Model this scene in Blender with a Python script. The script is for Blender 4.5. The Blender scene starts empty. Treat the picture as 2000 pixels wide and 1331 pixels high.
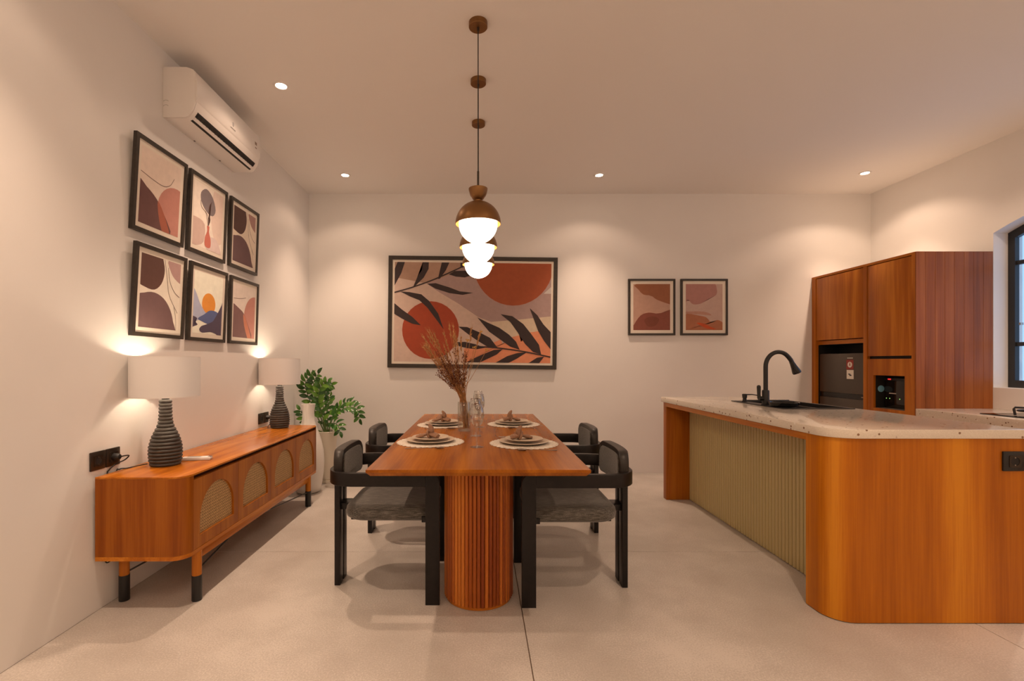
import bpy, bmesh, math, random
from mathutils import Vector, Matrix
PI = math.pi
random.seed(7)
S = bpy.context.scene
COL = S.collection
F = 925.0; CX = 936.0; CY = 708.0; H = 1.2        # pinhole measurements of the photograph (2000x1331)

# ------------------------------------------------------------------ camera, world, exposure
cam = bpy.data.cameras.new('camera'); cam.sensor_width = 36; cam.lens = F/2000*36
cam.shift_x = .032; cam.shift_y = .02125; cam.clip_start = .02
camo = bpy.data.objects.new('camera', cam); COL.objects.link(camo)
camo.location = (0, 0, H); camo.rotation_euler = (PI/2, 0, 0); S.camera = camo
S.view_settings.view_transform = 'Standard'; S.view_settings.look = 'None'
S.view_settings.gamma = 1; S.view_settings.use_curve_mapping = False
S.view_settings.exposure = 0.38
world = bpy.data.worlds.new('world'); S.world = world; world.use_nodes = True
world.node_tree.nodes['Background'].inputs[0].default_value = (.27, .47, .76, 1)
world.node_tree.nodes['Background'].inputs[1].default_value = 1.4
WARM = (1.0, .70, .50)                             # colour of the room's lamps
SPOT_W = 84; SPILL_W = 6.5; GLOBE = 7.0; REAR_FILL = 17.0

# room
XL, XR, YB, YF, ZC = -1.845, 4.24, 5.13, -3.0, 3.025

# ------------------------------------------------------------------ helpers
def px(x, y, Y): return Vector(((x-CX)*Y/F, Y, H-(y-CY)*Y/F))

class MB:
    def __init__(s): s.bm = bmesh.new()
    def _merge(s, b, mi=0, M=None):
        if M is not None: bmesh.ops.transform(b, matrix=M, verts=b.verts)
        for f in b.faces: f.material_index = mi
        me = bpy.data.meshes.new('t'); b.to_mesh(me); b.free(); s.bm.from_mesh(me); bpy.data.meshes.remove(me); return s
    def box(s, x0, x1, y0, y1, z0, z1, bev=0, mi=0, M=None, seg=2):
        b = bmesh.new()
        bmesh.ops.create_cube(b, size=1)
        for v in b.verts:
            v.co = Vector((x0+(v.co.x+.5)*(x1-x0), y0+(v.co.y+.5)*(y1-y0), z0+(v.co.z+.5)*(z1-z0)))
        if bev: bmesh.ops.bevel(b, geom=list(b.edges), offset=bev, segments=seg, affect='EDGES', profile=.5)
        return s._merge(b, mi, M)
    def prism(s, pts, d0, d1, axis='z', bev=0, mi=0, M=None, holes=()):
        """outline pts in a plane (axis z: x,y; axis x: y,z; axis y: x,z) from d0 to d1 along the axis"""
        b = bmesh.new()
        def P(p, d):
            return {'z': (p[0], p[1], d), 'x': (d, p[0], p[1]), 'y': (p[0], d, p[1])}[axis]
        if not holes:
            f = b.faces.new([b.verts.new(P(p, d0)) for p in pts])
            faces = [f]
        else:
            es = []
            for loop in [pts]+list(holes):
                vs = [b.verts.new(P(p, d0)) for p in loop]
                es += [b.edges.new((vs[i], vs[(i+1) % len(vs)])) for i in range(len(vs))]
            faces = [g for g in bmesh.ops.triangle_fill(b, use_beauty=True, edges=es)['geom'] if isinstance(g, bmesh.types.BMFace)]
        r = bmesh.ops.extrude_face_region(b, geom=faces)
        vv = [g for g in r['geom'] if isinstance(g, bmesh.types.BMVert)]
        dv = Vector(P((0, 0), d1))-Vector(P((0, 0), d0))
        bmesh.ops.translate(b, vec=dv, verts=vv)
        bmesh.ops.recalc_face_normals(b, faces=b.faces)
        if bev:
            ed = [e for e in b.edges if len(e.link_faces) == 2 and abs(e.link_faces[0].normal.dot(e.link_faces[1].normal)) < .5
                  and all((abs(v.co[{'x':0,'y':1,'z':2}[axis]]-d0) < 1e-6) for v in e.verts) | all((abs(v.co[{'x':0,'y':1,'z':2}[axis]]-d1) < 1e-6) for v in e.verts)]
            bmesh.ops.bevel(b, geom=ed, offset=bev, segments=2, affect='EDGES', profile=.5)
        return s._merge(b, mi, M)
    def lathe(s, prof, seg=32, c=(0, 0, 0), mi=0, M=None, rfun=None):
        b = bmesh.new(); rings = []
        for (r, z) in prof:
            if r < 1e-6: rings.append([b.verts.new((c[0], c[1], c[2]+z))])
            else:
                rings.append([b.verts.new((c[0]+(r if not rfun else rfun(r, 2*PI*i/seg))*math.cos(2*PI*i/seg),
                                           c[1]+(r if not rfun else rfun(r, 2*PI*i/seg))*math.sin(2*PI*i/seg), c[2]+z)) for i in range(seg)])
        for a, d in zip(rings, rings[1:]):
            for i in range(seg):
                j = (i+1) % seg
                q = [a[i % len(a)], a[j % len(a)], d[j % len(d)], d[i % len(d)]]
                u = []
                for v in q:
                    if v not in u: u.append(v)
                if len(u) > 2:
                    try: b.faces.new(u)
                    except ValueError: pass
        bmesh.ops.recalc_face_normals(b, faces=b.faces)
        return s._merge(b, mi, M)
    def tube(s, pts, r, seg=8, mi=0, M=None, flat=1.0, up=None, cap=True):
        pts = [Vector(p) for p in pts]; n = len(pts)
        rr = r if isinstance(r, (list, tuple)) else [r]*n
        b = bmesh.new(); rings = []; nrm = None
        for i, p in enumerate(pts):
            t = (pts[min(i+1, n-1)]-pts[max(i-1, 0)]).normalized()
            if nrm is None:
                nrm = Vector(up) if up else (Vector((0, 0, 1)) if abs(t.z) < .9 else Vector((1, 0, 0)))
            nrm = (nrm-t*nrm.dot(t)).normalized(); bi = t.cross(nrm)
            rings.append([b.verts.new(p+(nrm*math.cos(2*PI*k/seg)*flat+bi*math.sin(2*PI*k/seg))*rr[i]) for k in range(seg)])
        for a, d in zip(rings, rings[1:]):
            for k in range(seg): b.faces.new((a[k], a[(k+1) % seg], d[(k+1) % seg], d[k]))
        if cap: b.faces.new(rings[0][::-1]); b.faces.new(rings[-1])
        bmesh.ops.recalc_face_normals(b, faces=b.faces)
        return s._merge(b, mi, M)
    def loft(s, outlines, cap=True, mi=0, M=None):
        b = bmesh.new(); R = [[b.verts.new(p) for p in o] for o in outlines]; n = len(R[0])
        for a, d in zip(R, R[1:]):
            for k in range(n): b.faces.new((a[k], a[(k+1) % n], d[(k+1) % n], d[k]))
        if cap: b.faces.new(R[0][::-1]); b.faces.new(R[-1])
        bmesh.ops.recalc_face_normals(b, faces=b.faces)
        return s._merge(b, mi, M)
    def poly(s, pts, mi=0):
        f = s.bm.faces.new([s.bm.verts.new(p) for p in pts]); f.material_index = mi; return s
    def ball(s, c, r, sub=2, mi=0, sc=(1, 1, 1)):
        b = bmesh.new(); bmesh.ops.create_icosphere(b, subdivisions=sub, radius=r)
        return s._merge(b, mi, Matrix.Translation(c) @ Matrix.Diagonal((*sc, 1)))
    def mesh(s, name, mats, off=(0, 0, 0), smooth=True, ang=.6, tri=False):
        bm = s.bm
        if tri: bmesh.ops.triangulate(bm, faces=bm.faces)
        bmesh.ops.remove_doubles(bm, verts=bm.verts, dist=1e-6) if False else None
        bmesh.ops.translate(bm, vec=-Vector(off), verts=bm.verts)
        for f in bm.faces: f.smooth = smooth
        if smooth:
            for e in bm.edges:
                if len(e.link_faces) == 2 and e.calc_face_angle(0) > ang: e.smooth = False
        me = bpy.data.meshes.new(name); bm.to_mesh(me); bm.free()
        for m in (mats if isinstance(mats, (list, tuple)) else [mats]): me.materials.append(m)
        return me
    def obj(s, name, mats, parent=None, off=None, **k):
        if off is None: off = tuple(parent['_base']) if (parent is not None and '_base' in parent) else (0, 0, 0)
        return link(name, s.mesh(name, mats, off, **k), parent)

def link(name, me, parent=None):
    o = bpy.data.objects.new(name, me); COL.objects.link(o)
    if parent is not None:
        o.parent = parent
        if '_base' in parent: o['_base'] = list(parent['_base'])
    return o
def tag(o, label=None, cat=None, group=None, kind=None):
    if label: o['label'] = label
    if cat: o['category'] = cat
    if group: o['group'] = group
    if kind: o['kind'] = kind
    return o
def thing(name, label, cat, loc=(0, 0, 0), rot=(0, 0, 0), group=None, world=False, kind=None):
    """world=True: parts are given in world coordinates and shifted to the thing's own origin"""
    o = bpy.data.objects.new(name, None); COL.objects.link(o); o.empty_display_size = .1
    o.location = loc; o.rotation_euler = rot
    if world: o['_base'] = list(loc)
    return tag(o, label, cat, group, kind)
def copy_tree(o, parent=None):
    c = o.copy(); COL.objects.link(c)
    if parent is not None: c.parent = parent
    for ch in list(o.children): copy_tree(ch, c)
    return c
def rrect(x0, x1, y0, y1, r, n=6):
    """rounded rectangle; r one radius or four (x0y0, x1y0, x1y1, x0y1)"""
    rs = r if isinstance(r, (list, tuple)) else [r]*4; out = []
    for (cx, cy, a0, q) in ((x0, y0, PI, rs[0]), (x1, y0, 1.5*PI, rs[1]), (x1, y1, 0, rs[2]), (x0, y1, .5*PI, rs[3])):
        if q < 1e-5: out.append((cx, cy)); continue
        sx = 1 if cx == x0 else -1; sy = 1 if cy == y0 else -1
        for i in range(n+1):
            a = a0+i*PI/2/n; out.append((cx+sx*q+q*math.cos(a), cy+sy*q+q*math.sin(a)))
    return out
def spl(pts, n=6):
    """Catmull-Rom through the points"""
    P = [Vector(p) for p in pts]; P = [2*P[0]-P[1]]+P+[2*P[-1]-P[-2]]; out = []
    for i in range(1, len(P)-2):
        for k in range(n):
            t = k/n; a, b, c, d = P[i-1:i+3]
            out.append(.5*((2*b)+(c-a)*t+(2*a-5*b+4*c-d)*t*t+(3*b-a-3*c+d)*t**3))
    out.append(P[-2]); return out

# ------------------------------------------------------------------ materials
def lin(c): return tuple(((v/255)/12.92 if v/255 <= .04045 else (((v/255)+.055)/1.055)**2.4) for v in c)
ILL = (.86, .585, .45)                                   # colour of the warm room light on a neutral surface
def alb(r, g, b, k=1.0): return tuple(max(.002, min(.9, v/i*k)) for v, i in zip(lin((r, g, b)), ILL))
def nt(name):
    m = bpy.data.materials.new(name); m.use_nodes = True; t = m.node_tree
    return m, t, t.nodes['Principled BSDF']
def N(t, k, **kw):
    n = t.nodes.new(k)
    for a, v in kw.items():
        if a in n.inputs: n.inputs[a].default_value = v
        else: setattr(n, a, v)
    return n
def coord(t, scale=(1, 1, 1), rot=(0, 0, 0)):
    tc = t.nodes.new('ShaderNodeTexCoord'); mp = t.nodes.new('ShaderNodeMapping')
    mp.inputs['Scale'].default_value = scale; mp.inputs['Rotation'].default_value = rot
    t.links.new(tc.outputs['Object'], mp.inputs[0]); return mp.outputs[0]
def ramp(t, src, stops):
    r = t.nodes.new('ShaderNodeValToRGB'); e = r.color_ramp.elements
    while len(e) < len(stops): e.new(.5)
    for q, (p, c) in zip(e, stops): q.position = p; q.color = (*c, 1)
    t.links.new(src, r.inputs[0]); return r.outputs[0]
def bump(t, b, src, strength=.2, dist=.002):
    n = t.nodes.new('ShaderNodeBump'); n.inputs['Strength'].default_value = strength; n.inputs['Distance'].default_value = dist
    t.links.new(src, n.inputs['Height']); t.links.new(n.outputs[0], b.inputs['Normal'])
def plain(name, c, rough=.5, metal=0, spec=.5, noise=0, nscale=30, bmp=0, coat=0):
    m, t, b = nt(name)
    b.inputs['Base Color'].default_value = (*c, 1); b.inputs['Roughness'].default_value = rough
    b.inputs['Metallic'].default_value = metal; b.inputs['Specular IOR Level'].default_value = spec
    b.inputs['Coat Weight'].default_value = coat
    if noise or bmp:
        n = N(t, 'ShaderNodeTexNoise', Scale=nscale, Detail=4.0); t.links.new(coord(t), n.inputs['Vector'])
        if noise:
            lo = tuple(v*(1-noise) for v in c); hi = tuple(min(1, v*(1+noise)) for v in c)
            t.links.new(ramp(t, n.outputs['Fac'], [(.3, lo), (.7, hi)]), b.inputs['Base Color'])
        if bmp: bump(t, b, n.outputs['Fac'], bmp)
    return m
def wood(name, axis, dark, mid, light, rough=.35, broad=2.2, rnd=0, spec=.25):
    m, t, b = nt(name)
    def sc(a, l): return tuple(l if i == 'xyz'.index(axis) else a for i in range(3))
    n1 = N(t, 'ShaderNodeTexNoise', Scale=1.0, Detail=3.0, Distortion=.5); t.links.new(coord(t, sc(broad*5, broad*.28)), n1.inputs['Vector'])
    n2 = N(t, 'ShaderNodeTexNoise', Scale=1.0, Detail=5.0, Roughness=.7); t.links.new(coord(t, sc(110, 2.2)), n2.inputs['Vector'])
    mx = N(t, 'ShaderNodeMath', operation='MULTIPLY_ADD'); t.links.new(n2.outputs['Fac'], mx.inputs[0]); mx.inputs[1].default_value = .42
    t.links.new(n1.outputs['Fac'], mx.inputs[2]); src = mx.outputs[0]
    if rnd:
        oi = t.nodes.new('ShaderNodeObjectInfo'); m2 = N(t, 'ShaderNodeMath', operation='MULTIPLY_ADD')
        t.links.new(oi.outputs['Random'], m2.inputs[0]); m2.inputs[1].default_value = rnd; t.links.new(src, m2.inputs[2])
        m3 = N(t, 'ShaderNodeMath', operation='SUBTRACT'); t.links.new(m2.outputs[0], m3.inputs[0]); m3.inputs[1].default_value = rnd/2; src = m3.outputs[0]
    t.links.new(ramp(t, src, [(.50, dark), (.70, mid), (.88, light)]), b.inputs['Base Color'])
    b.inputs['Roughness'].default_value = rough; b.inputs['Specular IOR Level'].default_value = spec
    bump(t, b, n2.outputs['Fac'], .06, .001)
    return m
def emit(name, c, s):
    m, t, b = nt(name); b.inputs['Base Color'].default_value = (0, 0, 0, 1)
    b.inputs['Emission Color'].default_value = (*c, 1); b.inputs['Emission Strength'].default_value = s; return m
def clear(name, tint=(1, 1, 1), rough=.02, base=.04, edge=.7):
    m, t, b = nt(name); out = t.nodes['Material Output']; t.nodes.remove(b)
    tr = t.nodes.new('ShaderNodeBsdfTransparent'); tr.inputs[0].default_value = (*tint, 1)
    gl = t.nodes.new('ShaderNodeBsdfGlossy'); gl.inputs['Roughness'].default_value = rough
    lw = t.nodes.new('ShaderNodeLayerWeight'); lw.inputs[0].default_value = .35
    mr = N(t, 'ShaderNodeMapRange'); mr.inputs['To Min'].default_value = base; mr.inputs['To Max'].default_value = edge
    t.links.new(lw.outputs['Facing'], mr.inputs[0])
    mx = t.nodes.new('ShaderNodeMixShader'); t.links.new(mr.outputs[0], mx.inputs[0]); t.links.new(tr.outputs[0], mx.inputs[1]); t.links.new(gl.outputs[0], mx.inputs[2])
    t.links.new(mx.outputs[0], out.inputs[0]); return m

M = {}
M['wall'] = plain('wall_paint', (.80, .775, .75), .75, noise=.012, nscale=3, bmp=.03)
M['ceiling'] = plain('ceiling_paint', (.82, .79, .76), .8)
TD, TM, TL = (.32, .085, .006), (.46, .14, .010), (.60, .215, .022)
M['wood_v'] = wood('teak_vertical', 'z', TD, TM, TL, .36)
M['wood_y'] = wood('teak_lengthwise', 'y', TD, TM, TL, .25)
M['wood_x'] = wood('teak_crosswise', 'x', TD, TM, TL, .36)
M['wood_side_dimmed'] = wood('teak_sideboard_end_dimmed', 'z', (.17, .036, .002), (.25, .062, .003), (.35, .105, .008), .36)  # shade put into the colour: ends darkened against the rear lamps' light
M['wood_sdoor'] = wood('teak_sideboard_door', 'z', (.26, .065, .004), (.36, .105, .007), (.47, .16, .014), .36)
M['wood_front'] = wood('teak_veneer_front', 'z', (.36, .100, .004), (.50, .155, .006), (.64, .24, .014), .33, broad=1.5)
M['wood_slat'] = wood('teak_slat', 'z', (.22, .045, .008), (.42, .11, .015), (.60, .20, .03), .38, rnd=.45)
M['wood_plank'] = wood('walnut_plank', 'z', (.19, .054, .012), (.29, .086, .019), (.38, .125, .03), .38, rnd=.10, broad=1.6, spec=.25)
M['wood_table'] = wood('teak_table_top', 'y', (.23, .060, .003), (.34, .100, .005), (.46, .150, .010), .26, spec=.2)
M['charcoal'] = plain('charcoal_stained_wood', (.009, .0065, .006), .32, spec=.3, noise=.25, nscale=60)
M['shell'] = plain('black_backrest_shell', (.020, .015, .012), .42, spec=.4)
M['black'] = plain('black_matte', (.012, .011, .011), .45)
M['blackgloss'] = plain('black_gloss', (.008, .008, .009), .12)
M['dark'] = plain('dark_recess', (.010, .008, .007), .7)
M['groove'] = plain('groove_wood', (.10, .022, .006), .6)
M['brass'] = plain('aged_brass', (.25, .125, .045), .40, metal=.8)
M['brass_in'] = plain('gold_inner_shade', (.40, .15, .014), .5, metal=.2)
M['white'] = plain('white_plastic', (.80, .76, .73), .28)
M['wshade'] = plain('white_ceramic', (.78, .74, .69), .33, bmp=.05, nscale=18)
M['pot'] = plain('cream_planter', (.70, .63, .52), .42)
M['ribbed'] = plain('charcoal_ribbed_ceramic', (.058, .050, .043), .5, noise=.25, nscale=40)
M['frame'] = plain('dark_picture_frame', (.030, .022, .016), .4, noise=.2, nscale=50)
M['mat'] = plain('picture_mat_paper', (.78, .70, .60), .8)
M['green'] = plain('sage_green_lacquer', (.54, .43, .20), .38)
M['soil'] = plain('soil', (.04, .022, .012), .95, noise=.4, nscale=60, bmp=.5)
M['steel'] = plain('brushed_steel', (.45, .38, .32), .28, metal=1)
M['fridge'] = plain('grey_steel_door', (.115, .10, .088), .32, metal=.75)
M['stem'] = plain('green_stem', (.09, .15, .03), .5)
M['cable'] = plain('black_cable', (.012, .011, .010), .5)
M['cane'] = plain('woven_cane', (.80, .52, .24), .6, noise=.2, nscale=80)
M['cane_back'] = plain('cane_backing', (.09, .028, .010), .7)
M['straw'] = plain('dried_straw', (.42, .20, .07), .8, noise=.3, nscale=60)
M['seed'] = plain('dried_seed_heads', (.14, .040, .014), .9, noise=.45, nscale=90)
M['gold_seed'] = plain('golden_dried_flower', (.55, .30, .07), .9)
M['plate'] = plain('cream_stoneware', (.62, .50, .38), .35, noise=.08, nscale=20)
M['napkin'] = plain('brown_linen', (.30, .165, .10), .9, noise=.15, nscale=120, bmp=.2)
M['glass'] = clear('clear_glass', (.97, .97, .96), .02, .05, .75)
M['vaseglass'] = clear('vase_glass', (.93, .93, .90), .03, .05, .6)
M['pane'] = clear('window_pane', (.97, .98, .99), .0, .02, .25)
M['globe'] = emit('opal_glass_globe', (1.0, .80, .60), GLOBE)
M['led'] = emit('downlight_lens', (1.0, .82, .62), 30)
M['bulb'] = emit('bulb_glow', (1, .79, .56), 105)
M['red_led'] = emit('red_display', (1, .03, .03), 1.0)
M['green_led'] = emit('green_light', (.45, .9, .2), .9)
M['sticker_red'] = plain('red_sticker', (.32, .03, .02), .4)
M['sticker_white'] = plain('white_sticker', (.85, .80, .72), .4)
M['sticker_blue'] = plain('blue_sticker', (.25, .60, .80), .4)
M['bronze'] = plain('bronze_plate', (.05, .035, .025), .3, metal=.6)
M['frame_black'] = plain('black_window_frame', (.018, .017, .016), .4)
M['grout'] = plain('floor_joint', (.20, .14, .10), .9)

# floor slabs: beige stone with cloudy tone and fine speckle
m, t, b = nt('floor_slab_stone'); v = coord(t)
n1 = N(t, 'ShaderNodeTexNoise', Scale=1.6, Detail=5.0, Roughness=.6); n2 = N(t, 'ShaderNodeTexNoise', Scale=150.0, Detail=2.0)
t.links.new(v, n1.inputs['Vector']); t.links.new(v, n2.inputs['Vector'])
mx = N(t, 'ShaderNodeMath', operation='MULTIPLY_ADD'); t.links.new(n2.outputs['Fac'], mx.inputs[0]); mx.inputs[1].default_value = .7; t.links.new(n1.outputs['Fac'], mx.inputs[2])
t.links.new(ramp(t, mx.outputs[0], [(.55, (.42, .375, .33)), (.85, (.53, .485, .44)), (1, (.64, .59, .54))]), b.inputs['Base Color'])
r1 = N(t, 'ShaderNodeMapRange'); r1.inputs['To Min'].default_value = .34; r1.inputs['To Max'].default_value = .5; t.links.new(n1.outputs['Fac'], r1.inputs[0]); t.links.new(r1.outputs[0], b.inputs['Roughness'])
bump(t, b, n2.outputs['Fac'], .05, .001); M['floor'] = m

# terrazzo worktop: cream with sparse brown and white chips
m, t, b = nt('terrazzo_worktop'); v = coord(t)
vo = N(t, 'ShaderNodeTexVoronoi', Scale=52.0); t.links.new(v, vo.inputs['Vector'])
wn = N(t, 'ShaderNodeTexNoise', Scale=220.0); t.links.new(v, wn.inputs['Vector'])
sep = t.nodes.new('ShaderNodeSeparateColor'); t.links.new(vo.outputs['Color'], sep.inputs[0])
g1 = N(t, 'ShaderNodeMath', operation='GREATER_THAN'); t.links.new(sep.outputs[0], g1.inputs[0]); g1.inputs[1].default_value = .84
l1 = N(t, 'ShaderNodeMath', operation='LESS_THAN'); t.links.new(vo.outputs['Distance'], l1.inputs[0]); l1.inputs[1].default_value = .30
a1 = N(t, 'ShaderNodeMath', operation='MULTIPLY'); t.links.new(g1.outputs[0], a1.inputs[0]); t.links.new(l1.outputs[0], a1.inputs[1])
chip = ramp(t, sep.outputs[1], [(.0, (.16, .085, .045)), (.45, (.30, .17, .10)), (.6, (.80, .74, .66)), (1, (.85, .80, .74))])
base = ramp(t, wn.outputs['Fac'], [(.3, (.68, .60, .50)), (.7, (.78, .70, .60))])
mc = t.nodes.new('ShaderNodeMix'); mc.data_type = 'RGBA'; t.links.new(a1.outputs[0], mc.inputs[0]); t.links.new(base, mc.inputs[6]); t.links.new(chip, mc.inputs[7])
t.links.new(mc.outputs[2], b.inputs['Base Color']); b.inputs['Roughness'].default_value = .14; M['terrazzo'] = m

# charcoal upholstery with a streaky weave
m, t, b = nt('charcoal_chair_fabric')
n1 = N(t, 'ShaderNodeTexNoise', Scale=1.0, Detail=4.0); t.links.new(coord(t, (26, 260, 260)), n1.inputs['Vector'])
n2 = N(t, 'ShaderNodeTexNoise', Scale=320.0, Detail=2.0); t.links.new(coord(t), n2.inputs['Vector'])
mx = N(t, 'ShaderNodeMath', operation='MULTIPLY_ADD'); t.links.new(n2.outputs['Fac'], mx.inputs[0]); mx.inputs[1].default_value = .5; t.links.new(n1.outputs['Fac'], mx.inputs[2])
t.links.new(ramp(t, mx.outputs[0], [(.55, (.030, .026, .022)), (.75, (.080, .072, .062)), (.95, (.17, .155, .135))]), b.inputs['Base Color'])
b.inputs['Roughness'].default_value = .95; b.inputs['Sheen Weight'].default_value = .3; bump(t, b, n2.outputs['Fac'], .3, .001); M['fabric'] = m

# lamp shade linen: lets a little light through
m, t, b = nt('linen_lampshade'); out = t.nodes['Material Output']; t.nodes.remove(b)
d = t.nodes.new('ShaderNodeBsdfDiffuse'); d.inputs[0].default_value = (.82, .80, .79, 1)
tl = t.nodes.new('ShaderNodeBsdfTranslucent'); tl.inputs[0].default_value = (.88, .82, .74, 1)
mx = t.nodes.new('ShaderNodeMixShader'); mx.inputs[0].default_value = .05
t.links.new(d.outputs[0], mx.inputs[1]); t.links.new(tl.outputs[0], mx.inputs[2]); t.links.new(mx.outputs[0], out.inputs[0]); M['linen'] = m

# crochet placemat
m, t, b = nt('crochet_cotton'); vo = N(t, 'ShaderNodeTexVoronoi', Scale=170.0); t.links.new(coord(t), vo.inputs['Vector'])
t.links.new(ramp(t, vo.outputs['Distance'], [(0, (.80, .72, .62)), (.6, (.70, .62, .52)), (.9, (.42, .34, .27))]), b.inputs['Base Color'])
b.inputs['Roughness'].default_value = .95; bump(t, b, vo.outputs['Distance'], -.5, .002); M['crochet'] = m

# leaves
m, t, b = nt('glossy_green_leaf'); oi = t.nodes.new('ShaderNodeObjectInfo')
t.links.new(ramp(t, oi.outputs['Random'], [(0, (.018, .075, .012)), (.55, (.045, .16, .018)), (1, (.15, .33, .03))]), b.inputs['Base Color'])
b.inputs['Roughness'].default_value = .28; M['leaf'] = m

def lamp_spot(loc, w, size=84, blend=1.0, r=.028, parent=None):
    l = bpy.data.lights.new('lamp', 'SPOT'); l.energy = w; l.color = WARM; l.spot_size = math.radians(size); l.spot_blend = blend; l.shadow_soft_size = r
    o = bpy.data.objects.new('downlight_lamp', l); COL.objects.link(o); o.location = loc
    if parent is not None: o.parent = parent
    return o
def lamp_point(name, loc, w, color, r, parent=None):
    l = bpy.data.lights.new(name, 'POINT'); l.energy = w; l.color = color; l.shadow_soft_size = r
    o = bpy.data.objects.new(name, l); COL.objects.link(o); o.location = loc
    if parent is not None: o.parent = parent
    return o

# ------------------------------------------------------------------ room shell
def struct(name, label, cat, mb, mat, **k): return tag(mb.obj(name, mat, **k), label, cat, kind='structure')
fl = struct('floor', 'beige stone slab floor of the dining room', 'floor', MB().box(XL-.15, XR+.15, YF-.15, YB+.15, -.12, -.006), M['grout'])
gx = [XL+.001, .206, 2.278, XR-.001]; gy = [YF+.001, -1.14, .93, 3.0, 5.07, YB-.001]
for i in range(3):
    for j in range(5):
        MB().box(gx[i]+(.0022 if i else 0), gx[i+1]-(.0022 if i < 2 else 0), gy[j]+(.0022 if j else 0), gy[j+1]-(.0022 if j < 4 else 0), -.012, 0, .0012, seg=1).obj('floor_slab', M['floor'], fl)
struct('ceiling', 'plain painted ceiling with recessed downlights', 'ceiling', MB().box(XL-.15, XR+.15, YF-.15, YB+.15, ZC, ZC+.12), M['ceiling'])
struct('wall_left', 'left wall behind the sideboard, pictures and air conditioner', 'wall', MB().box(XL-.12, XL, YF-.12, YB+.12, 0, ZC), M['wall'])
struct('wall_back', 'back wall with the large leaf painting and two small pictures', 'wall', MB().box(XL, XR, YB, YB+.12, 0, ZC), M['wall'])
struct('wall_front', 'wall behind the viewer', 'wall', MB().box(XL, XR, YF-.12, YF, 0, ZC), M['wall'])
WY0, WY1, WZ0, WZ1 = 2.38, 3.906, .992, 2.265        # window opening; arched head
def arch(y0, y1, z0, z1, R, n=14):
    c = (y0+y1)/2; h = (y1-y0)/2; zc = z1-math.sqrt(R*R-h*h); a0 = math.asin(h/R)
    return [(y0, z0), (y1, z0)]+[(c+R*math.sin(a0-2*a0*i/n), zc+R*math.cos(a0-2*a0*i/n)) for i in range(n+1)]
struct('wall_right', 'right wall with the deep arched window over the worktop', 'wall',
       MB().prism([(YF-.12, 0), (YB+.12, 0), (YB+.12, ZC), (YF-.12, ZC)], XR, XR+.24, 'x', holes=[arch(WY0, WY1, WZ0, WZ1, 2.0)]), M['wall'])
w = thing('window_1', 'arched black framed window in the right wall above the hob', 'window', (XR+.12, (WY0+WY1)/2, WZ0), world=True, kind='structure')
fo = arch(WY0+.001, WY1-.001, WZ0+.001, WZ1-.002, 2.0); fi = arch(WY0+.052, WY1-.052, WZ0+.06, WZ1-.05, 2.03)
MB().prism(fo, XR+.12, XR+.155, 'x', holes=[fi], bev=0).obj('window_frame', M['frame_black'], w)
for ym in (3.14,): MB().box(XR+.125, XR+.165, ym-.035, ym+.035, WZ0+.075, 2.36).obj('mullion', M['frame_black'], w)
for zb in (1.347, 2.01):
    for (a, c) in ((WY0+.05, 3.106), (3.174, WY1-.05)):
        MB().box(XR+.13, XR+.16, a, c, zb-.016, zb+.016).obj('glazing_bar', M['frame_black'], w)
for (a, c) in ((WY0+.05, 3.11), (3.17, WY1-.05)):
    for (d, e) in ((WZ0+.058, 1.335), (1.36, 1.998), (2.022, 2.215)):
        MB().box(XR+.142, XR+.147, a, c, d, e+(.0 if e < 2.2 else .045)).obj('pane', M['pane'], w)
MB().box(XR+.11, XR+.135, WY1-.10, WY1-.088, 1.5, 1.52).obj('window_latch', M['steel'], w)

# recessed downlights
def downlight(x, y, label, spill=1.0):
    t = thing('ceiling_downlight', label, 'downlight', (x, y, ZC), group='recessed ceiling downlights')
    MB().lathe([(.033, -.001), (.036, -.006), (.047, -.006), (.050, -.0005), (.050, 0), (.033, 0)], 32).obj('trim_ring', M['white'], t)
    MB().lathe([(0, -.0025), (.033, -.0025), (.033, 0), (0, 0)], 28).obj('lens', M['led'], t)
    lamp_spot((0, 0, -.014), SPOT_W, parent=t)                       # beam of the reflector
    lamp_spot((0, 0, -.014), SPILL_W*spill, 130, .35, parent=t)            # its wide spill
downlight(-1.305, 3.12, 'round white recessed downlight nearest the air conditioner, largest and leftmost in view')
downlight(-1.305, 4.61, 'round white recessed downlight near the back left corner above the potted plant')
downlight(1.168, 4.61, 'round white recessed downlight right of the pendants, above the space between the paintings')
downlight(3.715, 4.56, 'round white recessed downlight above the tall wooden kitchen cabinet', 1.9)
for (x, y, s) in ((-1.305, 1.62, 'over the near end of the sideboard'), (-1.305, .13, 'added as fill beside the viewer near the left wall'), (1.168, 1.2, 'in front of the dining table'), (3.715, 3.07, 'above the gas hob'), (3.715, 1.5, 'near the right wall in front of the hob'),
                  (1.168, -.4, 'added as fill just behind the viewer'), (-1.305, -1.6, 'added as fill far behind the viewer on the left'), (3.715, -.4, 'added as fill behind the viewer on the right')):  # downlights beside and behind the viewer are unseen, added as fill
    downlight(x, y, 'round white recessed ceiling downlight, %s' % s, 2.2 if (x > 3 and y > 2) else 1.0)

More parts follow.
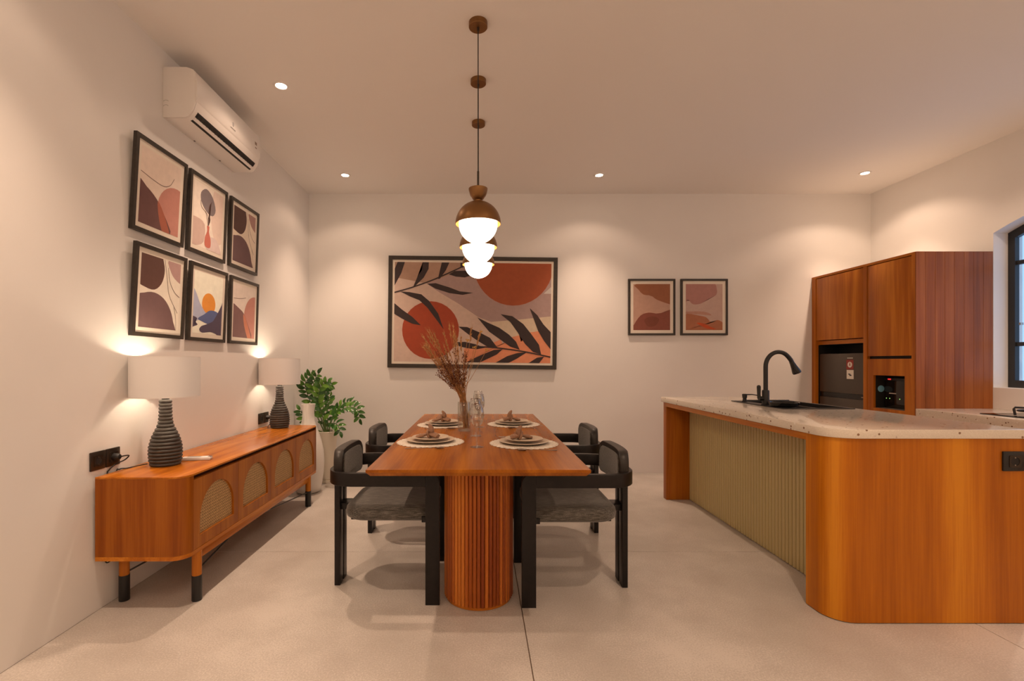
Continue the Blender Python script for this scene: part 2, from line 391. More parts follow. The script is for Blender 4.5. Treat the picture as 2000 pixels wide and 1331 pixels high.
# unseen globes added behind the viewer as fill, to lift the ceiling
for (x, y, l) in ((-.1, -1.9, 'large round fill globe added behind the viewer on the left'), (2.5, -1.9, 'large round fill globe added behind the viewer on the right')):
    t = thing('fill_globe', l, 'fill lamp', (x, y, 2.45), group='added fill globes behind the viewer')
    MB().ball((0, 0, 0), .20, 4).obj('glass_globe', emit('rear_globe', (1, .72, .50), REAR_FILL), t)
    MB().tube([(0, 0, .195), (0, 0, ZC-2.45-.02)], .008, 10).obj('rod', M['brass'], t)
    MB().lathe([(0, ZC-2.45-.025), (.06, ZC-2.45-.025), (.06, ZC-2.45), (0, ZC-2.45)], 32).obj('canopy', M['brass'], t)

# ------------------------------------------------------------------ dining table
TX0, TX1, TY0, TY1, TZ = -.476, .468, 1.982, 4.12, .75
tb = thing('dining_table', 'long orange-brown wooden dining table on round slatted pedestals', 'table', ((TX0+TX1)/2, (TY0+TY1)/2, 0), world=True)
u = .016
MB().loft([[(TX0+u, TY0+u, .72), (TX1-u, TY0+u, .72), (TX1-u, TY1-u, .72), (TX0+u, TY1-u, .72)],
           [(TX0, TY0, .737), (TX1, TY0, .737), (TX1, TY1, .737), (TX0, TY1, .737)],
           [(TX0, TY0, .7485), (TX1, TY0, .7485), (TX1, TY1, .7485), (TX0, TY1, .7485)],
           [(TX0+.0015, TY0+.0015, .75), (TX1-.0015, TY0+.0015, .75), (TX1-.0015, TY1-.0015, .75), (TX0+.0015, TY1-.0015, .75)]]).obj('tabletop', M['wood_table'], tb, smooth=False)
def slat_mesh():
    o = []
    for i in range(7):
        a = -PI/2+PI*i/6; o.append((.0092*math.sin(a), .009*math.cos(a)))
    b = MB().prism([(p[0], p[1]+.168) for p in o]+[(.0092, .160), (-.0092, .160)][:2], .018, .719, 'z')
    return b.mesh('slat', M['wood_slat'])
sm = slat_mesh(); NS = 54
for (cy, nm) in ((2.446, 'near'), (3.656, 'far')):
    p = MB().lathe([(0, .0185), (.160, .0185), (.160, .7195), (0, .7195)], 48, (-.003, cy, 0)).obj('pedestal', M['groove'], tb)
    MB().lathe([(0, 0), (.160, 0), (.168, .003), (.168, .018), (0, .018)], 48, (-.003, cy, 0)).obj('plinth_ring', M['wood_x'], p)
    for i in range(NS):
        o = link('slat', sm, p); a = 2*PI*i/NS
        o.location = (Vector((-.003, cy, 0))-Vector(tb['_base'])); o.rotation_euler = (0, 0, a)

# ------------------------------------------------------------------ chairs (local: front +x)
def chair_mesh():
    P = {}
    def band(x_end, off):
        pts = [(x_end, -.275+off)]; R = .14-off
        for i in range(9):
            a = 1.5*PI-i*PI/16; pts.append((-.145+R*math.cos(a), -.135+R*math.sin(a)))
        for i in range(9):
            a = PI-i*PI/16; pts.append((-.145+R*math.cos(a), .135+R*math.sin(a)))
        pts.append((x_end, .275-off)); return pts
    o = band(.222, 0); i_ = band(.222, .026)
    P['armrest'] = MB().prism(o+i_[::-1], .584, .652, 'z', bev=.004).mesh('armrest', M['charcoal'])
    for s in (-1, 1):
        y0, y1 = (s*.275, s*.247) if s > 0 else (-.275, -.247)
        out = [(.222, 0), (.292, 0)]+[(.292-.045+.045*math.cos(a*PI/16), .652-.045+.045*math.sin(a*PI/16)) for a in range(9)]+[(.222, .652)]
        P['leg%d' % s] = MB().prism(out, min(y0, y1), max(y0, y1), 'y', bev=.0025).mesh('leg', M['charcoal'])
        P['rear%d' % s] = MB().box(-.290, -.260, s*.0375-.030, s*.0375+.030, 0, .584, .003).mesh('leg', M['charcoal'])
    # seat cushion
    def ring(ins, z):
        q = max(.02, .11-ins*.75)
        return [(x, y, z) for x, y in rrect(-.205+ins, .262-ins*.4, -.238+ins, .238-ins, [q, .02, .02, q], 7)]
    P['seat'] = MB().loft([ring(.05, .398), ring(.018, .401), ring(.004, .412), ring(0, .432), ring(.004, .455), ring(.018, .469), ring(.05, .4755), ring(.12, .479), ring(.19, .481)]).mesh('seat', M['fabric'], ang=1.2)
    P['support'] = MB().box(-.262, -.18, -.05, .05, .405, .437, .002).box(-.16, .22, -.18, -.14, .392, .410, .002).box(-.16, .22, .14, .18, .392, .410, .002).box(.20, .24, -.2475, .2475, .400, .428, .002).box(-.17, -.13, -.18, .18, .392, .410, .002).mesh('seat_frame', M['charcoal'])
    # backrest pad, slightly curved
    def pad(x0, x1, hw, z0, z1, r, bow=.022):
        n = 10; outl = rrect(-hw, hw, z0, z1, [r*.6, r*.6, r, r], 6); dense = []
        for k in range(len(outl)):
            a, b = Vector(outl[k]), Vector(outl[(k+1) % len(outl)]); m = max(1, int((b-a).length/.03))
            dense += [a.lerp(b, j/m) for j in range(m)]
        f = lambda y: -bow*(1-(y/.21)**2)
        c = Vector((0, (z0+z1)/2))
        rings = []
        for (x, sc) in ((x0, .90), (x0, .975), (x0+.006, 1.0), (x1-.006, 1.0), (x1, .975), (x1+.002, .6)):
            rings.append([(x+f(p.x*sc), p.x*sc, c.y+(p.y-c.y)*(sc if sc > .7 else .55)) for p in dense])
        return MB().loft(rings)
    P['back'] = pad(-.250, -.203, .213, .566, .748, .065).mesh('backrest', M['shell'], ang=.9)
    P['cush'] = pad(-.205, -.196, .190, .574, .722, .055).mesh('cushion', M['fabric'], ang=.9)
    P['brk'] = MB().tube(spl([(-.258, -.012, .50), (-.245, -.004, .53), (-.240, 0, .57), (-.240, 0, .60)]), .006).mesh('bracket', M['steel'])
    return P
CP = chair_mesh()
def chair(x, y, rz, label):
    t = thing('dining_chair', label, 'chair', (x, y, 0), (0, 0, rz), 'dining chairs around the table')
    for k in ('armrest', 'leg-1', 'leg1', 'rear-1', 'rear1', 'seat', 'support'): link(CP[k].name.split('.')[0], CP[k], t)
    b = link('backrest', CP['back'], t); link('cushion', CP['cush'], b)
    return t
chair(-.488, 2.610, math.radians(.0), 'charcoal armchair at the near left of the table, nearest the sideboard')
chair(-.492, 3.385, 0, 'charcoal armchair at the far left of the table, beside the potted plant')
chair(.500, 2.583, PI, 'charcoal armchair at the near right of the table, its curved back towards the kitchen island')
chair(.548, 3.390, PI, 'charcoal armchair at the far right of the table, nearest the back wall')

# ------------------------------------------------------------------ table settings
def disc_scallop():
    n = 216; mb = MB()
    def rf(r, a): return r if r < .15 else r-(.015*(1-abs(math.sin(a*18)))**1.2 if r > .17 else 0)
    mb.lathe([(0, 0), (.186, 0), (.191, .0015), (.190, .003), (.170, .005), (.150, .004), (.130, .0052), (.110, .004), (.08, .0052), (.04, .0042), (0, .005)], n, rfun=rf)
    return mb.mesh('placemat', M['crochet'], ang=1.3)
PM = disc_scallop()
def plate_mesh(r, h):
    return MB().lathe([(0, 0), (r*.58, 0), (r*.60, .002), (r*.80, h*.55), (r*.985, h*.92), (r, h), (r*.985, h+.0022), (r*.80, h*.66+.002), (r*.62, .0062), (r*.4, .0045), (0, .004)], 56).mesh('plate', M['plate'], ang=1.0)
PL1 = plate_mesh(.136, .013); PL2 = plate_mesh(.104, .012)
def napkin_mesh():
    mb = MB(); rn = random.Random(3)
    # folded cloth lying outward, pinched at the knot, with a peak standing up
    for (pts, rr, fl) in (([(-.052, .004, .010), (-.030, .0, .018), (-.006, 0, .020), (.012, 0, .022)], [.020, .022, .018, .011], .62),
                          ([(.008, 0, .020), (.030, .008, .016), (.055, .014, .010), (.074, .016, .006)], [.010, .020, .026, .014], .40),
                          ([(-.004, 0, .018), (-.010, -.004, .038), (-.006, -.006, .056), (.004, -.004, .070), (.008, -.002, .076)], [.014, .020, .017, .010, .003], .75)):
        p = spl(pts, 5); R = []
        for i in range(len(p)):
            q = i/(len(p)-1)*(len(rr)-1); k = min(int(q), len(rr)-2); R.append(rr[k]+(rr[k+1]-rr[k])*(q-k))
        b = bmesh.new(); tmp = MB(); tmp.tube(p, R, 18, flat=fl)
        for v in tmp.bm.verts:
            a = math.atan2(v.co.y, v.co.z-.02); v.co += Vector((0, math.sin(a*5+v.co.x*60)*.0022, math.cos(a*7+v.co.x*40)*.0018))
        me = bpy.data.meshes.new('x'); tmp.bm.to_mesh(me); mb.bm.from_mesh(me)
    # knot loop wrapped around
    ringp = [(.002+.006*math.sin(a), .023*math.cos(a), .022+.020*math.sin(a)) for a in [2*PI*i/20 for i in range(21)]]
    mb.tube(ringp, .0075, 8, cap=False)
    for v in mb.bm.verts: v.co.z = max(v.co.z, .0005)
    return mb.mesh('napkin', M['napkin'], ang=1.2)
NM = napkin_mesh()
def spoon_mesh():
    mb = MB()
    mb.tube([(-.105, 0, .0022), (-.07, 0, .0028), (-.02, 0, .004), (.03, 0, .007), (.052, 0, .006)], [.0055, .0048, .003, .0026, .004], 8, flat=.35, up=(0, 0, 1))
    R = []
    for (k, z) in ((0, .0015), (.5, .0022), (.85, .005), (1, .0078), (.96, .0082), (.8, .0062), (.45, .0034), (0, .0028)):
        R.append([(.074+.028*k*math.cos(a)+1e-5*math.cos(a), (.018*k+1e-5)*math.sin(a), z) for a in [2*PI*i/18 for i in range(18)]])
    mb.loft(R); return mb.mesh('spoon', M['steel'], ang=1.2)
def fork_mesh():
    mb = MB()
    mb.tube([(-.105, 0, .0022), (-.07, 0, .0028), (-.02, 0, .004), (.03, 0, .007), (.052, 0, .006)], [.0055, .0048, .003, .003, .007], 8, flat=.35, up=(0, 0, 1))
    mb.prism([(.050, -.006), (.060, -.011), (.070, -.011), (.070, .011), (.060, .011), (.050, .006)], .004, .0062, 'z')
    for k in range(4): mb.tube([(.069, -.0095+k*.0063, .005), (.085, -.0095+k*.0063, .004), (.101, -.0095+k*.0063, .0065)], [.0018, .0016, .0009], 6)
    return mb.mesh('fork', M['steel'], ang=1.2)
SPM = spoon_mesh(); FKM = fork_mesh()
sets = [(-.274, 2.667, 'near left', 0), (.246, 2.614, 'near right', 1), (-.255, 3.392, 'far left', 0), (.248, 3.427, 'far right', 1)]
for k, (x, y, w_, side) in enumerate(sets):
    def put(name, me, label, cat, z, grp, dx=0, dy=0, rz=0):
        o = link(name, me); o.location = (x+dx, y+dy, z); o.rotation_euler = (0, 0, rz); tag(o, label, cat, grp); return o
    put('placemat', PM, 'round cream crochet placemat with a scalloped edge at the %s place setting' % w_, 'placemat', TZ+.0003, 'placemats on the table', rz=k*.2)
    put('dinner_plate', PL1, 'larger cream plate, lower of the two at the %s place setting' % w_, 'plate', TZ+.0056, 'dinner plates')
    put('side_plate', PL2, 'smaller cream plate stacked on the larger one at the %s place setting' % w_, 'plate', TZ+.0196, 'small plates')
    put('napkin', NM, 'brown knotted linen napkin on the plates at the %s place setting' % w_, 'napkin', TZ+.0245, 'knotted napkins',
        dx=(-.005 if side == 0 else -.022), rz=(PI-.35 if side == 0 else .2))
    put('spoon', SPM, 'steel spoon in front of the %s placemat, on the side nearest the viewer' % w_, 'spoon', TZ+.0008, 'spoons on the table',
        dx=(-.005 if side == 0 else .045), dy=-.205, rz=(.06 if side == 0 else PI-.03))
    put('fork', FKM, 'steel fork on the far side of the %s placemat, towards the back wall' % w_, 'fork', TZ+.0008, 'forks on the table',
        dx=(-.02 if side == 0 else -.03), dy=.207, rz=(0 if side == 0 else PI))

def glass_parts():
    bowl = [(.0045, .108), (.016, .113), (.028, .126), (.0355, .148), (.0385, .168), (.0375, .188), (.034, .208), (.0295, .229), (.0285, .229),
            (.033, .208), (.0363, .188), (.0373, .168), (.0343, .149), (.027, .128), (.015, .1155), (0, .113)]
    b = MB().lathe(bowl, 32).mesh('bowl', M['glass'], ang=1.5)
    s = MB().lathe([(0.010, .0035), (.0055, .010), (.0038, .025), (.0035, .06), (.0038, .095), (.005, .108)], 16).mesh('stem', M['glass'], ang=1.5)
    f = MB().lathe([(0, 0), (.036, 0), (.0365, .0012), (.030, .0025), (.012, .0045), (0, .005)], 32).mesh('foot', M['glass'], ang=1.5)
    return b, s, f
gb, gs, gf = glass_parts()
for (x, y, l) in ((-.012, 2.508, 'clear stemmed wine glass nearest the viewer, front of the row of four'), (-.022, 2.89, 'clear stemmed wine glass just behind the front one in the row'),
                  (0, 3.28, 'clear stemmed wine glass third from the viewer, right of the glass vase'), (-.008, 3.63, 'clear stemmed wine glass farthest from the viewer, by the back end of the table')):
    t = thing('wine_glass', l, 'glass', (x, y, TZ+.0003), group='wine glasses down the middle of the table')
    link('bowl', gb, t); link('stem', gs, t); link('foot', gf, t)
VX, VY = -.099, 3.11
va = MB().lathe([(0, 0), (.041, 0), (.0425, .003), (.0425, .187), (.0415, .189), (.0400, .187), (.0395, .012), (0, .010)], 36, (0, 0, 0)).obj('glass_vase', M['vaseglass'])
va.location = (VX, VY, TZ+.0003); tag(va, 'clear cylindrical glass vase holding the dried flowers on the table', 'vase')
bq = thing('dried_bouquet', 'bunch of brown dried grasses and flowers standing in the glass vase', 'dried flowers', (VX, VY, TZ+.012))
rn = random.Random(11)
def bstem(tip, kind, k):
    b0 = Vector((rn.uniform(-.02, .02)+.014, rn.uniform(-.02, .02), .006)); nk = Vector((rn.uniform(-.022, .018)-.006, rn.uniform(-.018, .018), .20))
    tip = Vector(tip); mid = nk.lerp(tip, .5)+Vector((rn.uniform(-.012, .012), rn.uniform(-.012, .012), 0))
    p = spl([b0, nk, mid, tip], 5)
    o = MB().tube(p, [.0016]*(len(p)-6)+[.0012]*5+[.0007], 4).obj('stem', M['straw'], bq, smooth=False)
    mb = MB(); d = (tip-mid).normalized()
    if kind == 'wheat':
        for j in range(16):
            q = tip-d*.09*(1-j/16); s_ = Vector((rn.uniform(-1, 1), rn.uniform(-1, 1), rn.uniform(-.2, .6))).normalized()
            e = q+(d*.8+s_*.45)*rn.uniform(.014, .026)
            mb.tube([q, q.lerp(e, .5), e], [.0012, .0030, .0003], 4)
        for j in range(6):
            q = tip-d*.03; s_ = Vector((rn.uniform(-1, 1), rn.uniform(-1, 1), 0))*.16
            mb.tube([q, q+(d+s_)*.06], [.0006, .0002], 3)
        m_ = M['straw']
    elif kind == 'tuft':
        L = (tip-nk).length*.62
        for j in range(34):
            f_ = rn.random(); q = tip-d*L*f_; s_ = Vector((rn.uniform(-1, 1), rn.uniform(-1, 1), rn.uniform(-.3, .8)))
            e = q+(d*.5+s_*.7)*rn.uniform(.012, .028)*(1.15-.5*f_)
            mb.tube([q, e], [.0008, .0006], 3)
            mb.ball(e, rn.uniform(.0022, .0042), 1)
        m_ = M['seed']
    else:
        for j in range(10):
            q = tip+Vector((rn.uniform(-1, 1), rn.uniform(-1, 1), rn.uniform(-1, .4)))*.010; mb.ball(q, .004, 1)
        m_ = M['gold_seed']
    mb.obj('seed_head', m_, o, smooth=False)
def tipw(x, y, dY=0):
    v = px(x, y, VY+dY); return (v.x-VX, v.y-VY, v.z-TZ-.012)
for k in range(26):   # tall pale wheat, upper left
    a = rn.random(); bstem(tipw(822+a*72+rn.uniform(-4, 4), 660-abs(.4-a)*40+rn.uniform(-10, 45), rn.uniform(-.12, .12)), 'wheat', k)
for k in range(40):   # dense russet tufts
    a = rn.random(); bstem(tipw(850+a*66, 688+rn.uniform(-12, 40)+abs(a-.5)*20, rn.uniform(-.10, .10)), 'tuft', k)
for (x, y, kd) in ((921, 641, 'wheat'), (913, 664, 'bud'), (940, 648, 'bud'), (937, 652, 'wheat'), (951, 683, 'bud'), (900, 660, 'wheat'), (926, 678, 'bud'), (877, 636, 'wheat'), (885, 655, 'wheat')):
    bstem(tipw(x, y, rn.uniform(-.05, .05)), kd, 0)

# ------------------------------------------------------------------ pendants
CAN = MB().lathe([(0, -.028), (.048, -.028), (.050, -.026), (.050, 0), (0, 0)], 40).mesh('canopy', M['brass'])
GLM = MB().lathe([(.1035*math.sin(a*PI/32), -.1035*math.cos(a*PI/32)) for a in range(0, 26)]+[(0, .085)], 40).mesh('glass_globe', M['globe'], ang=1.5)
pr = [(.122*math.cos(a*PI/2/14), .122*math.sin(a*PI/2/14)) for a in range(14)]+[(.012, .1222)]
pi_ = [(.1195*math.cos(a*PI/2/14), .1195*math.sin(a*PI/2/14)) for a in range(13, -1, -1)]
DOM = MB().lathe([(.122, -.002)]+pr, 56).mesh('dome_shade', M['brass'], ang=1.2)
DIN = MB().lathe([(.122, -.002), (.1195, -.002)]+pi_[::-1], 56).mesh('inner_shade', M['brass_in'], ang=1.2)
CUP = MB().lathe([(.020, .118), (.020, .128), (.027, .132), (.043, .155), (.0505, .182), (.051, .190), (.048, .190), (.040, .160), (.02, .140), (0, .138)], 40).mesh('top_cup', M['brass'], ang=1.0)
for (y, l) in ((2.542, 'brass dome pendant lamp with glowing globe, nearest of the three over the table'), (3.06, 'brass dome pendant lamp with glowing globe, middle of the three over the table'),
               (3.596, 'brass dome pendant lamp with glowing globe, farthest of the three over the table')):
    t = thing('pendant_lamp', l, 'pendant lamp', (-.006, y, 1.942), group='pendant lamps over the dining table')
    d = link('dome_shade', DOM, t); link('inner_shade', DIN, d); link('glass_globe', GLM, t); link('top_cup', CUP, t)
    MB().tube([(0, 0, .138), (0, 0, .283)], .0055, 10).obj('rod', M['bronze'], t)
    MB().tube([(0, 0, .283), (0, 0, ZC-1.942-.036)], .0028, 8).obj('cord', M['black'], t)
    c = link('canopy', CAN, t); c.location = (0, 0, ZC-1.942)
    MB().lathe([(.007, -.028), (.006, -.045), (.003, -.048), (0, -.048)], 14).obj('cord_grip', M['bronze'], c)

# ------------------------------------------------------------------ sideboard
SX0, SX1, SY0, SY1, SZ0, SZ1 = XL+.014, -1.405, 2.257, 4.14, .250, .651
sb = thing('sideboard', 'long orange-brown wooden sideboard with arched cane doors along the left wall', 'sideboard', ((SX0+SX1)/2, (SY0+SY1)/2, 0), world=True)
DY = [2.330+i*.4375 for i in range(5)]
R_ = .075; o = rrect(SX0, SX1, SY0, SY1, [0, R_, R_, 0], 8)
MB().prism(o, SZ1-.010, SZ1, 'z', bev=.0015).obj('top_panel', M['wood_y'], sb)
MB().prism(o, SZ0, SZ0+.020, 'z').obj('bottom_panel', M['wood_y'], sb)
def end_shell(y_out, y_in, sgn):
    # curved end: from the back to the start of the doors
    n = 8; out = [(SX0, y_out)]
    for i in range(n+1):
        a = PI/2*i/n; out.append((SX1-R_+R_*math.sin(a), y_out+sgn*(R_-R_*math.cos(a))))
    out.append((SX1, y_in))
    inn = [(SX1-.02, y_in)]
    for i in range(n+1):
        a = PI/2*(1-i/n); out_ = (SX1-R_+(R_-.02)*math.sin(a), y_out+sgn*(R_-(R_-.02)*math.cos(a))); inn.append(out_)
    inn.append((SX0, y_out+sgn*.02)); return out+inn
MB().prism(end_shell(SY0, DY[0], 1), SZ0+.020, SZ1-.010, 'z').obj('end_panel', M['wood_side_dimmed'], sb)
MB().prism(end_shell(SY1, DY[4], -1), SZ0+.020, SZ1-.010, 'z').obj('end_panel', M['wood_side_dimmed'], sb)
MB().box(SX0, SX0+.01, SY0+.02, SY1-.02, SZ0+.02, SZ1-.012).obj('back_panel', M['wood_y'], sb)
MB().box(SX1-.055, SX1-.045, DY[0], DY[4], SZ0+.02, SZ1-.0105).obj('groove_back', M['groove'], sb)
for yy in (DY[0]+.001, DY[4]-.011): MB().box(SX1-.05, SX1-.02, yy, yy+.01, SZ0+.021, SZ1-.013).obj('divider', M['wood_v'], sb)
DW = .4375-.003; DZ0, DZ1 = SZ0+.022, .620; AW = .165; AB, AT = .331, .568
def arch_pts(cy, r, zb, zt, n=18):
    return [(cy-r, zb), (cy+r, zb)]+[(cy+r*math.cos(PI*i/n), zt-r+r*math.sin(PI*i/n)) for i in range(n+1)]
door = MB().prism([(-DW/2, DZ0), (DW/2, DZ0), (DW/2, DZ1), (-DW/2, DZ1)], -.020, 0, 'x', holes=[arch_pts(0, AW, AB, AT)]).mesh('door', M['wood_sdoor'], ang=.5)
def cane_mesh():
    mb = MB(); r = AW; zc = AT-r
    def inside(y, z): return abs(y) <= r and (z >= AB) and (z <= zc or math.hypot(y, z-zc) <= r)
    P_ = .0150; w_ = .0009; x = -.0125
    def seg(a, b, xx):
        a = Vector(a); b = Vector(b); d = (b-a).normalized(); n_ = Vector((-d.y, d.x))*w_
        mb.bm.faces.new([mb.bm.verts.new((xx, q.x, q.y)) for q in (a+n_, a-n_, b-n_, b+n_)])
    k = -r
    y = -r+.004
    while y < r:
        top = zc+math.sqrt(max(0, r*r-y*y))
        for s_ in (-.0021, .0021): seg((y+s_, AB), (y+s_, top), x)
        y += P_
    z = AB+.004
    while z < AT:
        h = r if z <= zc else math.sqrt(max(0, r*r-(z-zc)**2))
        for s_ in (-.0022, .0022): seg((-h, z+s_), (h, z+s_), x+.0008)
        z += P_
    for sg in (1, -1):                                  # diagonal strands
        c = -.6
        while c < .6:
            pts = []
            for i in range(401):
                yy = -r+2*r*i/400; zz = AB+.11+sg*yy+c
                if inside(yy, zz): pts.append((yy, zz))
            if len(pts) > 3: seg(pts[0], pts[-1], x+.0004)
            c += P_
    return mb.mesh('cane_webbing', M['cane'], smooth=False)
cm = cane_mesh()
bk = MB().box(-.0196, -.0180, -AW-.004, AW+.004, AB-.004, AT+.004).mesh('backing', M['cane_back'])
bb = Vector(sb['_base'])
for i in range(4):
    d = link('door', door, sb); d.location = Vector((SX1-.001, (DY[i]+DY[i+1])/2, 0))-bb
    c = link('cane_webbing', cm, d); tag(c, kind='stuff'); link('backing', bk, d)
# apron, legs, braces
MB().box(SX1-.045, SX1-.012, 2.40, 3.93, .205, .250, .002).box(SX0+.03, SX0+.06, 2.40, 3.93, .205, .250, .002).obj('apron', M['wood_y'], sb)
LEGS = [(-1.419, 2.39), (-1.793, 2.39), (-1.419, 3.945), (-1.793, 3.945)]
LEGS = [(x-.006 if x > -1.5 else x+.002, y) for x, y in LEGS]
for (x, y) in LEGS:
    l = MB().lathe([(0, .128), (.0225, .128), (.0225, .250), (0, .250)], 24, (x, y, 0)).obj('leg', M['wood_v'], sb)
    MB().lathe([(0, 0), (.0228, 0), (.0238, .002), (.0238, .1285), (0, .1285)], 24, (x, y, 0)).obj('leg_sock', M['black'], l)
for (a, c) in (((-1.425, 2.41, .150), (-1.425, 2.72, .206)), ((-1.78, 2.41, .140), (-1.56, 2.64, .250)), ((-1.425, 3.93, .120), (-1.425, 3.15, .206)), ((-1.78, 3.93, .140), (-1.6, 3.7, .250))):
    MB().tube([a, c], .0045, 8).obj('brace_rod', M['black'], sb)

# table lamps
def lamp_parts():
    n = 19; z1 = .349
    rad = [(0, .071), (.03, .078), (.065, .0805), (.10, .079), (.13, .073), (.155, .065), (.18, .054), (.205, .043), (.23, .036), (.26, .033), (.30, .0315), (.349, .031)]
    def R(z):
        for (a, ra), (b, rb) in zip(rad, rad[1:]):
            if z <= b: return ra+(rb-ra)*(z-a)/(b-a)
        return rad[-1][1]
    prof = [(0, 0)]
    for i in range(n):
        for j in range(6):
            q = (i+j/6)/n; r = R(q*z1); prof.append((r*(.90 if r > .05 else .85)+r*(.10 if r > .05 else .15)*math.sin(PI*j/6)**.6, q*z1))
    prof += [(.027, z1), (.012, z1+.001), (0, z1+.001)]
    base = MB().lathe(prof, 40).mesh('base', M['ribbed'], ang=1.0)
    zb, zt, r = .366, .579, .162
    shade = MB().lathe([(r, zb), (r, zt), (r-.0015, zt), (r-.0015, zb), (r, zb)], 64).mesh('lamp_shade', M['linen'], ang=1.0)
    trim = MB().lathe([(r+.0004, zb-.001), (r+.0004, zb+.004), (r-.002, zb+.004), (r-.002, zb-.001), (r+.0004, zb-.001)], 64).lathe([(r+.0004, zt-.004), (r+.0004, zt+.001), (r-.002, zt+.001), (r-.002, zt-.004), (r+.0004, zt-.004)], 64).mesh('shade_trim', M['white'])
    sock = MB().lathe([(0, z1), (.018, z1), (.018, z1+.10), (.014, z1+.12), (0, z1+.12)], 20).mesh('lamp_socket', M['black'])
    sp = MB()
    for k in range(3): sp.tube([(0, 0, zt-.02), ((r-.001)*math.cos(k*2*PI/3), (r-.001)*math.sin(k*2*PI/3), zt-.006)], .0014, 6)
    sp.tube([(.0, -.030, z1+.11), (0, -.034, z1+.15), (0, -.012, zt-.03), (0, 0, zt-.018)], .0016, 6)
    return base, shade, trim, sock, sp.mesh('shade_spider', M['steel'])
LP = lamp_parts()
for (x, y, l) in ((-1.679, 2.535, 'dark ribbed table lamp with drum shade at the near end of the sideboard'), (-1.675, 3.975, 'dark ribbed table lamp with drum shade at the far end of the sideboard')):
    t = thing('table_lamp', l, 'table lamp', (x, y, SZ1+.0004), group='table lamps on the sideboard')
    link('base', LP[0], t); s_ = link('lamp_shade', LP[1], t); link('shade_trim', LP[2], s_); link('lamp_socket', LP[3], t); link('shade_spider', LP[4], t)
    MB().ball((0, 0, .505), .027, 3).lathe([(.012, .468), (.013, .482), (.018, .490), (0, .49)], 16).obj('bulb', M['bulb'], t)

# remote, sockets, cables
rc = thing('remote_control', 'small white remote control lying behind the near lamp on the sideboard', 'remote', (-1.585, 2.66, SZ1+.0003), (0, 0, math.radians(12)))
MB().box(-.075, .075, -.022, .022, 0, .018, .005).obj('body', M['white'], rc)
MB().box(.058, .074, -.014, .014, .0175, .0185).obj('sensor_window', M['blackgloss'], rc)
MB().box(-.05, .02, -.014, .014, .0175, .0186).obj('screen', plain('remote_screen', (.35, .36, .33), .3), rc)
def socket_unit(t, cx, w_=.088, ins_off=0, M_=None):
    """local: faces -y, centre at origin; t parent"""
    p = MB().box(cx-w_/2, cx+w_/2, -.009, 0, -.045, .045, .003).obj('cover_plate', M['bronze'] if M_ is None else M_, t)
    MB().prism([(cx+ins_off+q[0], q[1]) for q in rrect(-.027, .027, -.027, .027, .006)], -.0115, -.009, 'y', holes=[[(cx+ins_off+.020*math.cos(2*PI*i/28), .020*math.sin(2*PI*i/28)) for i in range(28)]]).obj('insert', M['bronze'], p)
    h = MB().lathe([(0, 0), (.020, 0), (.020, .001), (0, .001)], 28, M=Matrix.Translation((cx+ins_off, -.0091, 0)) @ Matrix.Rotation(PI/2, 4, 'X')).obj('socket_well', M['dark'], p)
    for s_ in (-1, 1): MB().box(cx+ins_off-.0025, cx+ins_off+.0025, -.0112, -.0095, s_*.017-.0025, s_*.017+.0025).obj('earth_clip', M['steel'], p)
    return p
def plug(t, cx, pts):
    MB().lathe([(0, .03), (.012, .03), (.0175, .022), (.0185, 0), (0, 0)], 20, M=Matrix.Translation((cx, -.0105, 0)) @ Matrix.Rotation(PI/2, 4, 'X')).obj('plug', M['black'], t)
    MB().tube(spl(pts), .0032, 8).obj('cable', M['cable'], t)
t = thing('wall_socket', 'double black wall socket with one plug in, on the left wall beside the near lamp', 'socket', (XL, 2.331, .725), (0, 0, PI/2))
socket_unit(t, -.0475); socket_unit(t, .0475)
t = thing('plug_cable', 'black plug and cable in the double wall socket by the near lamp', 'cable', (XL, 2.331, .725), (0, 0, PI/2))
plug(t, .0475, [(.0475, -.040, 0), (.055, -.060, .004), (.085, -.058, -.002), (.080, -.040, -.022), (.045, -.022, -.036), (.018, -.0078, -.062), (.008, -.007, -.10), (0.0, -.007, -.40), (-.004, -.008, -.50), (.02, -.010, -.515), (.035, -.008, -.50)])
t = thing('wall_socket', 'small black double wall socket behind the far lamp on the left wall', 'socket', (XL, 4.04, .725), (0, 0, PI/2))
socket_unit(t, -.0475); socket_unit(t, .0475)
t = thing('plug_cable', 'plug and cable in the socket by the far lamp', 'cable', (XL, 4.04, .725), (0, 0, PI/2))
plug(t, .0475, [(.0475, -.040, 0), (.06, -.055, -.005), (.06, -.045, -.04), (.04, -.03, -.0705), (-.04, -.06, -.0705)])
tag(MB().tube(spl([(-1.752, 2.50, SZ1+.012), (-1.79, 2.49, SZ1+.006), (-1.815, 2.44, SZ1+.003), (-1.838, 2.42, SZ1+.002), (-1.8385, 2.40, SZ1-.03), (-1.8385, 2.40, .3)]), .0028, 8).obj('lamp_cord', M['cable']),
    'thin black cord running from the near lamp base to the wall', 'cord')

